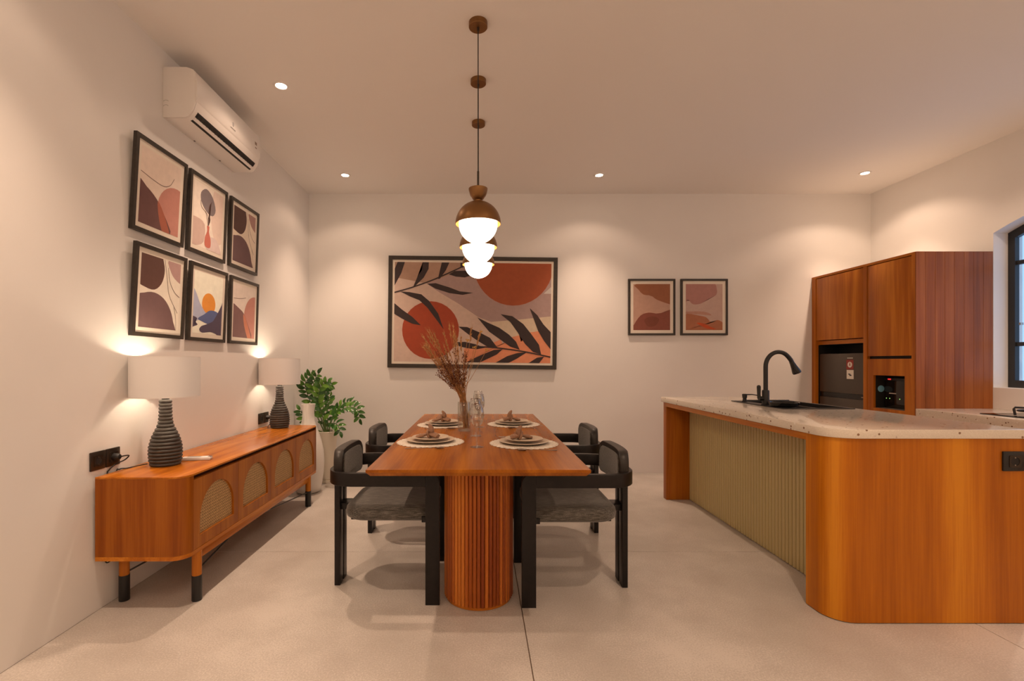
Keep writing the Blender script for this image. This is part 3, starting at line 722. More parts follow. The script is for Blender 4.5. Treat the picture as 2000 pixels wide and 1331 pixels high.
# ------------------------------------------------------------------ air conditioner (profile in x,z)
AY0, AY1, AZ0, AZ1 = 2.759, 3.565, 2.629, 2.924
ac = thing('air_conditioner', 'white split air conditioner high on the left wall above the pictures', 'air conditioner', (XL, (AY0+AY1)/2, AZ0), world=True)
prof = [(0.0, 0), (.13, 0), (.150, .008), (.180, .045), (.194, .085), (.197, .11), (.199, .16), (.197, .21), (.188, .262), (.172, .284), (.14, .294), (.06, .295), (0, .295)]
def acs(pr, y0, y1, ins=0): return MB().prism([(XL+.0+p[0], AZ0+p[1]) for p in pr], y0, y1, 'y', bev=0)
body = [(0, 0), (.13, 0), (.150, .008), (.176, .045), (.190, .088), (.190, .25), (.172, .282), (.14, .294), (.06, .295), (0, .295)]
acs(body, AY0+.012, AY1-.012).obj('housing', M['white'], ac)
capp = [(x+(.006 if x > .05 else 0), z) for x, z in body]
for (a, c) in ((AY0, AY0+.0118), (AY1-.0118, AY1)):
    MB().prism([(XL+p[0], AZ0+p[1]) for p in body], a, c, 'y', bev=.004).obj('end_cap', M['white'], ac)
fp = [(.190, .098), (.1975, .11), (.200, .16), (.198, .21), (.189, .262), (.176, .281)]
MB().prism([(XL+p[0], AZ0+p[1]) for p in fp]+[(XL+.172, AZ0+.278), (XL+.186, AZ0+.255), (XL+.1895, AZ0+.11)], AY0+.003, AY1-.003, 'y').obj('front_panel', M['white'], ac)
def slot(u0, u1, name, mat, lift):
    a, b = Vector((.150, .008)), Vector((.190, .088)); a2, b2 = Vector((.13, 0)), Vector((.176, .045))
    P_ = [Vector((.13, 0)), Vector((.150, .008)), Vector((.176, .045)), Vector((.190, .088))]
    def at(s_):
        L = [(P_[i+1]-P_[i]).length for i in range(3)]; T = sum(L); d = s_*T
        for i in range(3):
            if d <= L[i]: return P_[i].lerp(P_[i+1], d/L[i])
            d -= L[i]
        return P_[-1]
    pts = [at(u0+(u1-u0)*k/4) for k in range(5)]
    n_ = [Vector((p.y*.6+.03, -.03)).normalized() for p in pts]
    n_ = [Vector((.75, -.66)) if .1 < (u0+u1)/2 < .7 else Vector((.95, -.3))]*5
    out = [(XL+p.x+q.x*lift, AZ0+p.y+q.y*lift) for p, q in zip(pts, n_)]; inn = [(XL+p.x-q.x*.004, AZ0+p.y-q.y*.004) for p, q in zip(pts, n_)]
    return MB().prism(out+inn[::-1], AY0+.045, AY1-.045, 'y').obj(name, mat, ac)
slot(.05, .18, 'air_slot', M['dark'], .0012); slot(.37, .66, 'air_slot', M['dark'], .0012)
slot(.19, .355, 'louvre', M['white'], .0035)
for k in range(22):
    y_ = AY0+.06+k*.0325
    MB().tube([(XL+.1625, y_, AZ0+.019), (XL+.1745, y_+.004, AZ0+.0385)], .0012, 4).obj('vane', M['bronze'], ac)
MB().prism([(y, z) for y, z in ((3.155, 2.800), (3.166, 2.806), (3.177, 2.800), (3.176, 2.783), (3.166, 2.774), (3.156, 2.783))], XL+.1995, XL+.2008, 'x').obj('emblem', plain('silver_emblem', (.9, .9, .92), .15, metal=.6), ac)
for k in range(8): MB().box(XL+.1995, XL+.2004, 3.135+k*.008, 3.135+k*.008+.0055, 2.757, 2.763).obj('logo_letter', plain('grey_print', (.30, .27, .26), .5), ac)
MB().box(XL+.1985, XL+.1996, 3.475, 3.505, 2.800, 2.822).box(XL+.1985, XL+.1998, 3.478, 3.502, 2.775, 2.784).obj('rating_label', plain('brown_print', (.30, .22, .18), .5), ac)
for y_ in (3.05, 3.35): MB().box(XL+.004, XL+.012, y_, y_+.012, AZ0-.002, AZ0+.001).obj('latch', M['bronze'], ac)
for zz in (.06, .088): MB().tube([(XL+.02+.016*math.cos(a*PI/8), AY0-.0005, AZ0+zz+.012*math.sin(a*PI/8)) for a in range(1, 8)], .0006, 4).obj('end_mark', M['bronze'], ac)

# ------------------------------------------------------------------ pictures
def clip(poly, u0=0, u1=1, v0=0, v1=1):
    for ax, lim, sg in ((0, u0, 1), (0, u1, -1), (1, v0, 1), (1, v1, -1)):
        out = []
        for i in range(len(poly)):
            a, b = poly[i], poly[(i+1) % len(poly)]; ia = sg*(a[ax]-lim) >= 0; ib = sg*(b[ax]-lim) >= 0
            if ia: out.append(a)
            if ia != ib:
                t_ = (lim-a[ax])/(b[ax]-a[ax]); out.append((a[0]+(b[0]-a[0])*t_, a[1]+(b[1]-a[1])*t_))
        poly = out
        if not poly: return []
    return poly
def ell(cu, cv, ru, rv, rot=0, n=32, a0=0, a1=2*PI):
    return [(cu+ru*math.cos(a0+(a1-a0)*i/n)*math.cos(rot)-rv*math.sin(a0+(a1-a0)*i/n)*math.sin(rot), cv+ru*math.cos(a0+(a1-a0)*i/n)*math.sin(rot)+rv*math.sin(a0+(a1-a0)*i/n)*math.cos(rot)) for i in range(n if a1-a0 > 6 else n+1)]
def strip(pts, w_):
    P_ = [Vector((*p, 0)) for p in pts]; P_ = spl(P_, 5); A = []; B = []
    for i in range(len(P_)):
        d = (P_[min(i+1, len(P_)-1)]-P_[max(i-1, 0)]).normalized(); n_ = Vector((-d.y, d.x, 0))*w_/2
        A.append(tuple((P_[i]+n_)[:2])); B.append(tuple((P_[i]-n_)[:2]))
    return A+B[::-1]
def smooth_poly(pts, n=3):
    P_ = [Vector((*p, 0)) for p in pts]; out = []; k = len(P_)
    for i in range(k):
        a, b, c, d = P_[i-1], P_[i], P_[(i+1) % k], P_[(i+2) % k]
        for j in range(n):
            t_ = j/n; out.append(tuple((.5*((2*b)+(c-a)*t_+(2*a-5*b+4*c-d)*t_*t_+(3*b-a-3*c+d)*t_**3))[:2]))
    return out
MC = {}
def pmat(c):
    if c not in MC: MC[c] = plain('print_ink_%d' % len(MC), alb(*c), .7, noise=.05, nscale=25)
    return MC[c]
def picture(loc, rot, w_, h_, fw, mw, polys, bg, label, group, depth=.022):
    """local: x right, z up, face towards -y, origin at the bottom centre of the back"""
    t = thing('framed_picture', label, 'picture', loc, rot, group)
    MB().prism([(-w_/2, 0), (w_/2, 0), (w_/2, h_), (-w_/2, h_)], -depth, 0, 'y', holes=[[(-w_/2+fw, fw), (w_/2-fw, fw), (w_/2-fw, h_-fw), (-w_/2+fw, h_-fw)]], bev=0).obj('frame', M['frame'], t, smooth=False)
    MB().box(-w_/2+fw, w_/2-fw, -depth+.008, -.001, fw, h_-fw).obj('picture_mat', M['mat'], t)
    x0, x1, z0, z1 = -w_/2+fw+mw, w_/2-fw-mw, fw+mw, h_-fw-mw
    mb = MB(); mats = [pmat(bg)]; y = -depth+.0077
    mb.poly([(x0, y, z0), (x1, y, z0), (x1, y, z1), (x0, y, z1)], 0)
    for k, (c, poly) in enumerate(polys):
        poly = clip(poly)
        if len(poly) < 3: continue
        if pmat(c) not in mats: mats.append(pmat(c))
        y -= .00012
        q = [(x0+(x1-x0)*u_, y, z1-(z1-z0)*v_) for u_, v_ in poly]
        out = []
        for p in q:
            if not out or (Vector(p)-Vector(out[-1])).length > 1e-5: out.append(p)
        if (Vector(out[0])-Vector(out[-1])).length < 1e-5: out.pop()
        if len(out) > 2: mb.poly(out, mats.index(pmat(c)))
    mb.obj('print', mats, t, smooth=False, tri=True)
    return t
BIG = lambda L: [((x-150)/1565, (y-165)/1010) for x, y in L]
DK = (48, 28, 24); RED = (152, 50, 20); RED2 = (150, 60, 26)
big = [((160, 108, 82), BIG([(150, 165), (860, 165), (700, 300), (470, 380), (190, 328), (150, 322)])),
       ((158, 112, 96), BIG([(470, 380), (700, 290), (860, 165), (1715, 165), (1715, 700), (1400, 735), (1120, 762), (990, 715), (780, 575), (600, 470)])),
       ((196, 150, 116), BIG([(1120, 762), (1400, 735), (1715, 700), (1715, 900), (1500, 900), (1340, 910), (1200, 945)])),
       ((208, 112, 72), BIG([(860, 1180), (850, 1035), (1030, 1020), (1160, 965), (1215, 940), (1240, 985), (1335, 912), (1400, 895), (1420, 960), (1520, 862), (1600, 850), (1715, 990), (1715, 1180)])),
       (RED, BIG(ell(515, 853, 284, 293))), (RED2, BIG(ell(1335, 170, 400, 425, 0, 40))),
       ((186, 150, 130), BIG([(1640, 470), (1715, 400), (1715, 470)]))]
for L in ([(150, 235), (180, 160), (252, 160), (215, 280), (150, 405)], [(335, 418), (375, 320), (425, 240), (428, 160), (490, 160), (488, 232), (440, 322), (352, 412)],
          [(583, 332), (598, 260), (620, 160), (697, 160), (660, 245), (602, 330)], [(690, 285), (750, 250), (870, 246), (940, 285), (850, 315), (760, 307)],
          [(475, 384), (560, 376), (700, 418), (800, 456), (938, 470), (830, 492), (700, 476), (560, 432)], [(205, 464), (300, 470), (420, 492), (500, 560), (590, 685), (646, 845), (575, 750), (480, 625), (400, 552), (300, 512)],
          [(150, 583), (230, 650), (330, 720), (418, 806), (330, 790), (230, 740), (150, 692)], [(805, 160), (842, 160), (832, 215), (805, 218)],
          [(780, 972), (860, 968), (960, 990), (1062, 1025), (980, 1042), (880, 1032), (800, 1012)], [(792, 814), (880, 818), (1000, 868), (1110, 925), (1186, 1024), (1080, 1012), (980, 952), (880, 882)],
          [(980, 718), (1080, 768), (1200, 820), (1300, 890), (1370, 960), (1408, 1042), (1310, 1010), (1200, 932), (1100, 862)], [(1212, 683), (1330, 702), (1440, 780), (1520, 880), (1600, 990), (1622, 1088), (1540, 1062), (1460, 982), (1390, 872), (1310, 762)],
          [(1503, 618), (1580, 690), (1640, 780), (1720, 865), (1720, 1040), (1650, 950), (1590, 850), (1548, 740)], [(1237, 1038), (1150, 1046), (1040, 1092), (960, 1130), (870, 1180), (1000, 1180), (1100, 1132), (1180, 1092)],
          [(1482, 1064), (1380, 1076), (1280, 1110), (1160, 1180), (1290, 1180), (1380, 1132)], [(1652, 1108), (1580, 1120), (1490, 1180), (1600, 1180)]):
    big.append((DK, BIG(L)))
big.append((DK, BIG(strip([(140, 478), (330, 420), (560, 332), (870, 185)], 13)))); big.append((DK, BIG(strip([(960, 1012), (1200, 1028), (1450, 1060), (1725, 1114)], 13))))
picture((-.079, YB-.004, 1.735-.602), (0, math.radians(.7), 0), 1.82, 1.205, .042, .024, big, (192, 142, 116),
        'large framed painting of dark leaves and red circles on the back wall', None, .032)
pa = [((140, 72, 42), smooth_poly([(.08, 0), (1.05, -.02), (1.05, .41), (.85, .40), (.62, .33), (.48, .25), (.28, .23), (.14, .12)])),
      ((124, 56, 38), smooth_poly([(-.02, 1.02), (.02, .88), (.2, .68), (.42, .62), (.62, .64), (.82, .62), (1.05, .58), (1.05, 1.03)])),
      ((112, 48, 30), smooth_poly([(.3, .78), (.5, .7), (.7, .76), (.6, .9), (.4, .92)]))]
picture((1.862, YB-.003, 1.796-.304), (0, 0, 0), .507, .608, .021, .034, pa, (176, 118, 92), 'small framed print of two rust brown shapes, left of the pair on the back wall', 'pair of small pictures on the back wall')
pb = [((160, 96, 80), smooth_poly([(-.02, -.02), (.72, -.02), (.84, .1), (.82, .24), (.6, .33), (.42, .42), (.2, .44), (.06, .34), (-.02, .4)])),
      ((158, 84, 52), smooth_poly([(-.02, .66), (.3, .68), (.55, .72), (.7, .84), (.86, .78), (1.03, .86), (1.03, 1.03), (-.02, 1.03)])),
      ((178, 60, 22), smooth_poly([(.3, .84), (.5, .86), (.68, .93), (.82, .98), (.6, .97), (.4, .9)])), ((168, 106, 82), smooth_poly([(.0, .6), (.5, .6), (.7, .68), (.4, .66), (0, .64)]))]
picture((2.428, YB-.003, 1.796-.304), (0, 0, 0), .507, .608, .021, .034, pb, (178, 128, 106), 'small framed print of pink cloud over orange waves, right of the back wall pair', 'pair of small pictures on the back wall')
BR1 = (98, 54, 46); BR0 = (78, 42, 32); SAL = (180, 105, 84); RUS = (156, 74, 50); LN = (96, 60, 48)
art_tl = [(SAL, ell(.92, .72, .50, .40)), (SAL, [(.42, .72), (1.1, .72), (1.1, 1.1), (.45, 1.1)]), (BR1, smooth_poly([(-.05, .47), (.15, .50), (.40, .60), (.60, .76), (.78, 1.03), (-.05, 1.05)])),
          (RUS, smooth_poly([(.43, .62), (.60, .76), (.78, 1.03), (.62, 1.05), (.48, .85)])), (LN, strip([(-.02, .33), (.3, .37), (.55, .38), (.72, .32), (.82, .2)], .008))]
art_tm = [((212, 162, 136), ell(.88, .35, .3, .5)), ((120, 92, 84), smooth_poly([(.22, .14), (.40, .04), (.62, .12), (.74, .30), (.64, .42), (.42, .40), (.24, .28)])),
          ((190, 140, 118), smooth_poly([(-.1, .62), (.12, .56), (.38, .62), (.36, .9), (.1, 1.0), (-.1, 1)])), ((206, 158, 138), smooth_poly([(.55, .8), (.8, .78), (.96, .92), (.98, 1.04), (.5, 1.04)])),
          (LN, strip([(.50, .62), (.44, .5), (.40, .42), (.25, .36), (.22, .26)], .012)), (LN, strip([(.50, .62), (.56, .5), (.5, .4), (.52, .28), (.6, .2)], .012)), (LN, strip([(.5, .6), (.5, .48), (.38, .4)], .010)),
          ((184, 88, 66), smooth_poly([(.46, .62), (.54, .62), (.53, .70), (.60, .82), (.60, .94), (.50, .97), (.40, .94), (.40, .82), (.47, .70)]))]
art_stone = lambda a, b, c: [(a, smooth_poly([(-.1, -.05), (.42, -.06), (.54, .05), (.57, .2), (.50, .36), (.34, .46), (.12, .45), (-.1, .36)])),
                             (c, smooth_poly([(.66, -.02), (1.1, -.05), (1.1, .28), (.9, .26), (.74, .16)])),
                             (b, smooth_poly([(-.1, .62), (.1, .53), (.34, .50), (.58, .56), (.76, .70), (.86, .88), (.87, 1.06), (-.1, 1.06)])),
                             (LN, strip([(.56, .0), (.64, .25), (.72, .5), (.96, .74)], .010)), (LN, strip([(.66, .1), (.72, .3), (.86, .44), (1.0, .5)], .010)), (LN, strip([(.86, .66), (.92, .82), (.94, 1.0)], .008))]
art_sun = [((232, 196, 160), ell(.5, .5, .30, .26)), ((214, 118, 38), ell(.51, .50, .235, .185)),
           ((168, 146, 148), smooth_poly([(-.05, .30), (.08, .36), (.2, .5), (.36, .62), (.44, .68), (.2, .78), (-.05, .78)])),
           ((84, 80, 104), smooth_poly([(.16, .76), (.36, .68), (.55, .60), (.78, .60), (.9, .66), (.8, .8), (.6, .84), (.3, .80)])),
           ((76, 54, 62), smooth_poly([(1.05, .36), (.98, .46), (.86, .60), (.74, .72), (.66, .78), (.45, .84), (.28, .88), (.22, .94), (.32, .985), (.6, .96), (.8, .985), (1.05, 1.02)])),
           ((76, 54, 62), smooth_poly([(-.05, .74), (.14, .76), (.04, .80), (.16, .86), (.02, .90), (-.05, .94)]))]
gr = 'grid of six framed prints on the left wall'
def lp(y0, z0, h_, art, bg, label, tilt):
    picture((XL+.001, y0+.217, z0), (math.radians(tilt), 0, PI/2), .434, h_, .022, .028, art, bg, label, gr, .020)
lp(2.488, 1.907, .513, art_tl, (214, 166, 138), 'framed print of rust arch and brown hill, top left of the six', 3.2)
lp(2.968, 1.908, .512, art_tm, (224, 180, 152), 'framed print of a red bottle vase and grey leaf, top middle of six', 2.4)
lp(3.462, 1.910, .510, art_stone(BR0, (100, 62, 56), (156, 100, 84)), (218, 172, 140), 'framed print of dark brown rounded stones, top right of the six', 2.0)
lp(2.488, 1.342, .500, art_stone((88, 48, 36), (106, 66, 58), (170, 116, 100)), (222, 180, 150), 'framed print of dark brown rounded stones, bottom left of the six', 3.0)
lp(2.968, 1.340, .500, art_sun, (226, 190, 158), 'framed print of an orange sun over blue hills, bottom middle of the six', 2.6)
lp(3.462, 1.340, .500, [(SAL, ell(1.0, .60, .52, .44)), (SAL, [(.48, .6), (1.1, .6), (1.1, 1.1), (.5, 1.1)]), ((118, 72, 62), smooth_poly([(-.05, .42), (.2, .44), (.45, .52), (.62, .68), (.86, 1.03), (-.05, 1.05)])),
                        ((186, 100, 70), smooth_poly([(.45, .54), (.62, .68), (.86, 1.03), (.72, 1.05), (.5, .76)])), (LN, strip([(-.02, .28), (.3, .26), (.55, .22)], .008))], (214, 170, 144),
   'framed print of rust arch and brown hill, bottom right of the six', 1.8)

# ------------------------------------------------------------------ floor vase, plant
VZ = [(0, 0), (.085, 0), (.108, .012), (.122, .08), (.136, .18), (.142, .28), (.136, .38), (.115, .48), (.082, .58), (.060, .65), (.052, .70), (.053, .74), (.060, .80), (.063, .813), (.058, .813), (.050, .75), (.048, .70), (.04, .64), (0, .6)]
o = MB().lathe(VZ, 48).obj('floor_vase', M['wshade'], ang=.9); o.location = (-1.582, 4.385, 0.0005)
tag(o, 'tall white ceramic floor vase beside the far end of the sideboard', 'vase')
PX, PY = -1.522, 4.74
po = thing('potted_plant', 'green plant with arching glossy leaflets in a tall cream planter in the corner', 'plant', (PX, PY, 0), world=True)
MB().lathe([(0, 0), (.058, 0), (.062, .004), (.062, .024), (.050, .030), (.050, .036), (.056, .04), (.070, .20), (.098, .46), (.109, .512), (.104, .516), (.096, .500), (.09, .47), (0, .47)], 48, (PX, PY, 0)).obj('pot', M['pot'], po)
MB().lathe([(0, .482), (.05, .486), (.0925, .478), (.0925, .471), (0, .471)], 32, (PX, PY, 0)).obj('soil', M['soil'], po)
pl = po
def leaf_mesh():
    mb = MB(); n = 5; L = []; R = []; C = []
    for i in range(n+1):
        t_ = i/n; w_ = .5*math.sin(PI*min(1, t_*.92+.04))**.8*.52*(1-.25*t_)
        z = .10*math.sin(PI*t_)-.10*t_*t_
        C.append((t_, 0, z)); L.append((t_, w_*1.0, z+w_*.28)); R.append((t_, -w_, z+w_*.28))
    L[0] = R[0] = C[0]; L[n] = R[n] = C[n]
    bm = mb.bm; c = [bm.verts.new(p) for p in C]; l = [c[0]]+[bm.verts.new(p) for p in L[1:n]]+[c[n]]; r = [c[0]]+[bm.verts.new(p) for p in R[1:n]]+[c[n]]
    for i in range(n):
        for a, b_ in ((c, l), (r, c)):
            q = []
            for v in (a[i], a[i+1], b_[i+1], b_[i]):
                if v not in q: q.append(v)
            if len(q) > 2: bm.faces.new(q)
    return mb.mesh('leaf', M['leaf'], ang=1.2)
LM = leaf_mesh(); rn = random.Random(5); NL = 0
base_v = Vector(pl['_base'])
def frond(pts, n, size, start=.22, face=None, spread=1.0):
    P_ = spl([px(x, y, Y) for x, y, Y in pts], 8)
    k = len(P_); MB().tube(P_, [.0065*(1-.75*i/k) for i in range(k)], 7).obj('stem', M['stem'], pl)
    side = 1
    for i in range(n):
        t_ = start+(1-start)*(i/(n-1)); q = t_*(k-1); a = int(min(q, k-2)); p = P_[a].lerp(P_[a+1], q-a)
        d = (P_[min(a+2, k-1)]-P_[max(a-1, 0)]).normalized()
        nn = Vector(face) if face else Vector((0, -1, .15)); nn = (nn-d*nn.dot(d)).normalized()
        sd = d.cross(nn).normalized()*side
        if i == n-1: x_ = d
        else: x_ = (d*.55+sd*.9*spread+nn*rn.uniform(.0, .35)).normalized()
        z_ = (nn+Vector((rn.uniform(-.25, .25), rn.uniform(-.25, .25), .3))); z_ = (z_-x_*z_.dot(x_)).normalized(); y_ = z_.cross(x_)
        s_ = size*rn.uniform(1.1, 1.42)*(1 if t_ < .8 else .85)
        o = link('leaf', LM, pl); m_ = Matrix((x_, y_, z_)).transposed().to_4x4()
        o.matrix_local = Matrix.Translation(p-base_v) @ m_ @ Matrix.Diagonal((s_, s_*1.05, s_, 1)); side = -side
B = 4.72
frond([(634, 846, B), (616, 806, B+.06), (601, 772, B+.05), (596, 750, B), (608, 733, B-.03)], 17, .072, .35)
frond([(636, 846, B), (622, 800, B+.02), (613, 768, B), (613, 746, B-.02), (621, 731, B-.04)], 14, .070, .35)
frond([(638, 846, B-.03), (628, 806, B-.06), (622, 780, B-.08), (626, 758, B-.1), (640, 746, B-.08)], 20, .066, .15, spread=.8)
frond([(638, 846, B+.02), (633, 806, B+.02), (630, 780, B+.02), (636, 758, B+.04), (647, 752, B+.04)], 18, .064, .2, face=(.6, -.6, .2))
frond([(641, 846, B-.02), (648, 822, B-.05), (660, 806, B-.06), (680, 796, B-.08), (697, 800, B-.1), (703, 818, B-.1)], 22, .066, .25, face=(-.2, -.7, .7))
frond([(642, 846, B), (647, 820, B), (658, 802, B+.02), (674, 788, B+.03), (688, 786, B+.03)], 16, .064, .3, face=(-.2, -.7, .7))
frond([(642, 846, B-.03), (645, 832, B-.08), (652, 827, B-.12), (660, 832, B-.15), (664, 843, B-.16)], 12, .066, .3, face=(0, -.7, .7))
frond([(632, 846, B), (612, 836, B-.04), (596, 818, B-.08), (586, 802, B-.1)], 9, .066, .5)
frond([(636, 846, B+.05), (630, 815, B+.08), (622, 800, B+.10), (618, 785, B+.12)], 12, .06, .1)
frond([(640, 846, B+.03), (640, 815, B+.05), (640, 790, B+.06), (644, 775, B+.06)], 14, .060, .12, face=(.7, -.5, .2))

# ------------------------------------------------------------------ kitchen island
IX0, IX1, IY0, IY1, IZ = 1.612, 2.515, 2.160, 4.205, .892
isl = thing('kitchen_island', 'long kitchen island with rounded wooden front and sage green fluted side', 'island', ((IX0+IX1)/2, (IY0+IY1)/2, 0), world=True)
WX0, WY0_ = 1.622, 2.170
o = rrect(WX0, IX1-.012, WY0_, 2.352, [.115, 0, 0, 0], 14)
MB().prism(o, 0.004, .850, 'z').obj('front_cabinet', M['wood_front'], isl, ang=.4)
MB().prism([(a+.006 if a < 2 else a-.01, b_+.006 if b_ < 2.3 else b_-.01) for a, b_ in o], 0, .004, 'z').obj('plinth', M['dark'], isl)
MB().box(1.845, IX1-.012, 2.352, 4.19, 0, .850).obj('carcass', M['wood_v'], isl)
MB().box(1.632, 1.845, 4.130, 4.195, 0, .850, .002).obj('end_panel', M['wood_v'], isl)
MB().box(1.622, 1.845, 2.352, 4.130, .815, .850).obj('soffit', M['wood_y'], isl)
pts = []; ny = 55; y0, y1 = 2.353, 4.1295; pt_ = (y1-y0)/ny
for i in range(ny):
    for (f_, x_) in ((0, 1.842), (.08, 1.842), (.12, 1.834), (.3, 1.831), (.56, 1.830), (.82, 1.831), (.96, 1.834)):
        pts.append((x_, y0+pt_*(i+f_)))
pts += [(1.834, y1), (1.8448, y1), (1.8448, y0)]
MB().prism(pts, .006, .8148, 'z').obj('fluted_panel', M['green'], isl, ang=.35)
for k in range(3):
    d = MB().box(IX1-.012, IX1+.006, 2.20+k*.66, 2.855+k*.66, .1, .835, .002).obj('door', M['wood_v'], isl)
sk = (1.99, 2.462, 3.10, 3.74)
wt = MB().prism(rrect(IX0, IX1, IY0, IY1, [.125, .01, .01, .01], 14), .8505, IZ, 'z', bev=.003, holes=[[(sk[0]+.012, sk[2]+.012), (sk[1]-.012, sk[2]+.012), (sk[1]-.012, sk[3]-.012), (sk[0]+.012, sk[3]-.012)]]).obj('worktop', M['terrazzo'])
# the carcass below the sink is hollowed by the basin staying above it
tag(wt, 'thick cream terrazzo worktop with brown chips on the kitchen island', 'worktop')
si = thing('kitchen_sink', 'black rectangular kitchen sink set into the island worktop', 'sink', ((sk[0]+sk[1])/2, (sk[2]+sk[3])/2, .852), world=True)
bx = (sk[0]+.085, sk[1]-.03, sk[2]+.03, sk[3]-.03)
MB().prism([(sk[0], sk[2]), (sk[1], sk[2]), (sk[1], sk[3]), (sk[0], sk[3])], IZ+.0004, IZ+.0055, 'z', holes=[[(bx[0], bx[2]), (bx[1], bx[2]), (bx[1], bx[3]), (bx[0], bx[3])]]).obj('rim', M['black'], si)
MB().prism([(bx[0]-.004, bx[2]-.004), (bx[1]+.004, bx[2]-.004), (bx[1]+.004, bx[3]+.004), (bx[0]-.004, bx[3]+.004)], .8515, IZ+.0003, 'z', holes=[[(bx[0], bx[2]), (bx[1], bx[2]), (bx[1], bx[3]), (bx[0], bx[3])]]).box(bx[0], bx[1], bx[2], bx[3], .8512, .8535).obj('basin', M['black'], si)
MB().box(bx[0]+.16, bx[0]+.18, bx[2]-.002, bx[3]+.002, IZ-.012, IZ+.003, .001).obj('divider', M['black'], si)
MB().box(bx[0]+.01, bx[1]-.01, bx[3]-.012, bx[3], IZ-.01, IZ+.014, .002).obj('back_ledge', M['black'], si)
fa = thing('kitchen_tap', 'tall black gooseneck kitchen tap with pull-down spray head beside the sink', 'tap', (2.032, 3.36, IZ+.0058))
MB().lathe([(0, 0), (.029, 0), (.029, .004), (.0235, .006), (.0235, .098), (.021, .104), (.016, .106), (0, .106)], 28).obj('body', M['black'], fa)
arc = [(0, 0, .10), (0, 0, .20), (0, 0, .27)]+[(.092-.092*math.cos(a), 0, .27+.105*math.sin(a)) for a in [PI*i/12 for i in range(1, 10)]]+[(.178, 0, .318), (.186, 0, .300)]
MB().tube(spl(arc, 3), .0145, 14).obj('spout', M['black'], fa)
d = (Vector((.225, 0, .222))-Vector((.186, 0, .300)))
MB().tube([Vector((.184, 0, .304))+d*k for k in (0, .08, .5, .9, 1.0)], [.0155, .0155, .021, .0285, .0275], 20).obj('spray_head', M['blackgloss'], fa)
MB().tube([(-.018, 0, .045), (-.048, 0, .045)], .0155, 16).tube([(-.046, 0, .045), (-.048, 0, .075), (-.049, 0, .128)], [.012, .011, .013], 14).ball((-.049, 0, .128), .013, 2).obj('lever_handle', M['black'], fa)
so = thing('soap_dispenser', 'small black soap pump standing left of the kitchen tap', 'dispenser', (2.034, 3.63, IZ+.0058))
MB().lathe([(0, 0), (.019, 0), (.019, .004), (.014, .006), (.013, .028), (.016, .030), (.018, .055), (.014, .060), (0, .060)], 20).obj('pump', M['black'], so)
MB().tube([(0, 0, .054), (.05, -.01, .056), (.085, -.02, .050)], [.005, .004, .004], 8).obj('nozzle', M['black'], so)
rb = MB().lathe([(0, 0), (.075, 0), (.084, .006), (.092, .026), (.094, .031), (.090, .031), (.080, .012), (.07, .006), (0, .006)], 40).obj('rinse_bowl', M['blackgloss'])
rb.location = (2.072, 3.225, IZ+.0058); tag(rb, 'shallow round black bowl on the near corner of the sink', 'bowl')
t = thing('wall_socket', 'single black socket on the wooden front of the kitchen island', 'socket', (2.441, WY0_, .747))
socket_unit(t, 0, .096, .004, M['black'])

# ------------------------------------------------------------------ tall cabinet
XC = 3.602; CY0, CY1, CZ = 3.906, YB-.002, 2.116
def yx(p, X=XC): return X*F/(p-CX)
tc = thing('tall_cabinet', 'tall orange-brown wooden kitchen cabinet housing the fridge in the back right corner', 'cabinet', ((XC+XR)/2, (CY0+CY1)/2, 0), world=True)
sp = MB().box(XC+.0, XR-.002, CY0+.010, CY0+.040, 0, CZ-.0005).obj('side_panel', M['wood_v'], tc)
npk = 8; wpk = (XR-.002-XC)/npk
for k in range(npk): MB().box(XC+k*wpk+.0006, XC+(k+1)*wpk-.0006, CY0, CY0+.010, .0, CZ-.001, .0012, seg=1).obj('plank', M['wood_plank'], sp)
MB().box(XC+.02, XR-.002, CY0+.012, CY1, CZ, CZ+.002).obj('bounce_board', plain('pale_bounce_board', (.5, .46, .42), .8), tc)  # unseen pale board added to keep red wood bounce off the ceiling
MB().box(XC, XR-.002, CY0+.041, CY1, CZ-.022, CZ-.0005).obj('top_panel', M['wood_y'], tc)
MB().box(XC, XR-.002, yx(1593), CY1, 0, CZ-.023).obj('side_panel', M['wood_v'], tc)
ym0, ym1 = yx(1693), yx(1686)
MB().box(XC, XR-.002, ym0, ym1, 0, CZ-.023).obj('partition', M['wood_v'], tc)
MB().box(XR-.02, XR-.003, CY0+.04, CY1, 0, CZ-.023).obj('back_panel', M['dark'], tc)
yf1 = yx(1593)
MB().box(XC+.004, XC+.024, ym1+.002, yf1-.002, 1.432, CZ-.028, .001).obj('door', M['wood_v'], tc)
MB().box(XC+.035, XR-.03, ym1+.0005, yf1-.0005, 1.385, 1.425).obj('rail', M['wood_y'], tc)
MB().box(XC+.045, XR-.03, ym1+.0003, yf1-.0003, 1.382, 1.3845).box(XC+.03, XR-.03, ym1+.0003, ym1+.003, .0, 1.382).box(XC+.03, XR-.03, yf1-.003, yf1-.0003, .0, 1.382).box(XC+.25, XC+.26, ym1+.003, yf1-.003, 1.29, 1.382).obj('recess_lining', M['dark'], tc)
yn0 = CY0+.041
MB().box(XC+.004, XC+.024, yn0+.001, ym0-.002, 1.256, CZ-.028, .001).obj('door', M['wood_v'], tc)
MB().box(XC+.03, XC+.04, yn0, ym0, 1.20, 1.27).obj('groove_back', M['dark'], tc)
ny0, ny1, nz0, nz1 = yx(1766), yx(1705), .786, 1.082
MB().prism([(yn0+.001, .02), (ym0-.001, .02), (ym0-.001, 1.230), (yn0+.001, 1.230)], XC+.004, XC+.024, 'x', holes=[[(ny0, nz0), (ny1, nz0), (ny1, nz1), (ny0, nz1)]]).obj('niche_panel', M['wood_v'], tc, smooth=False)
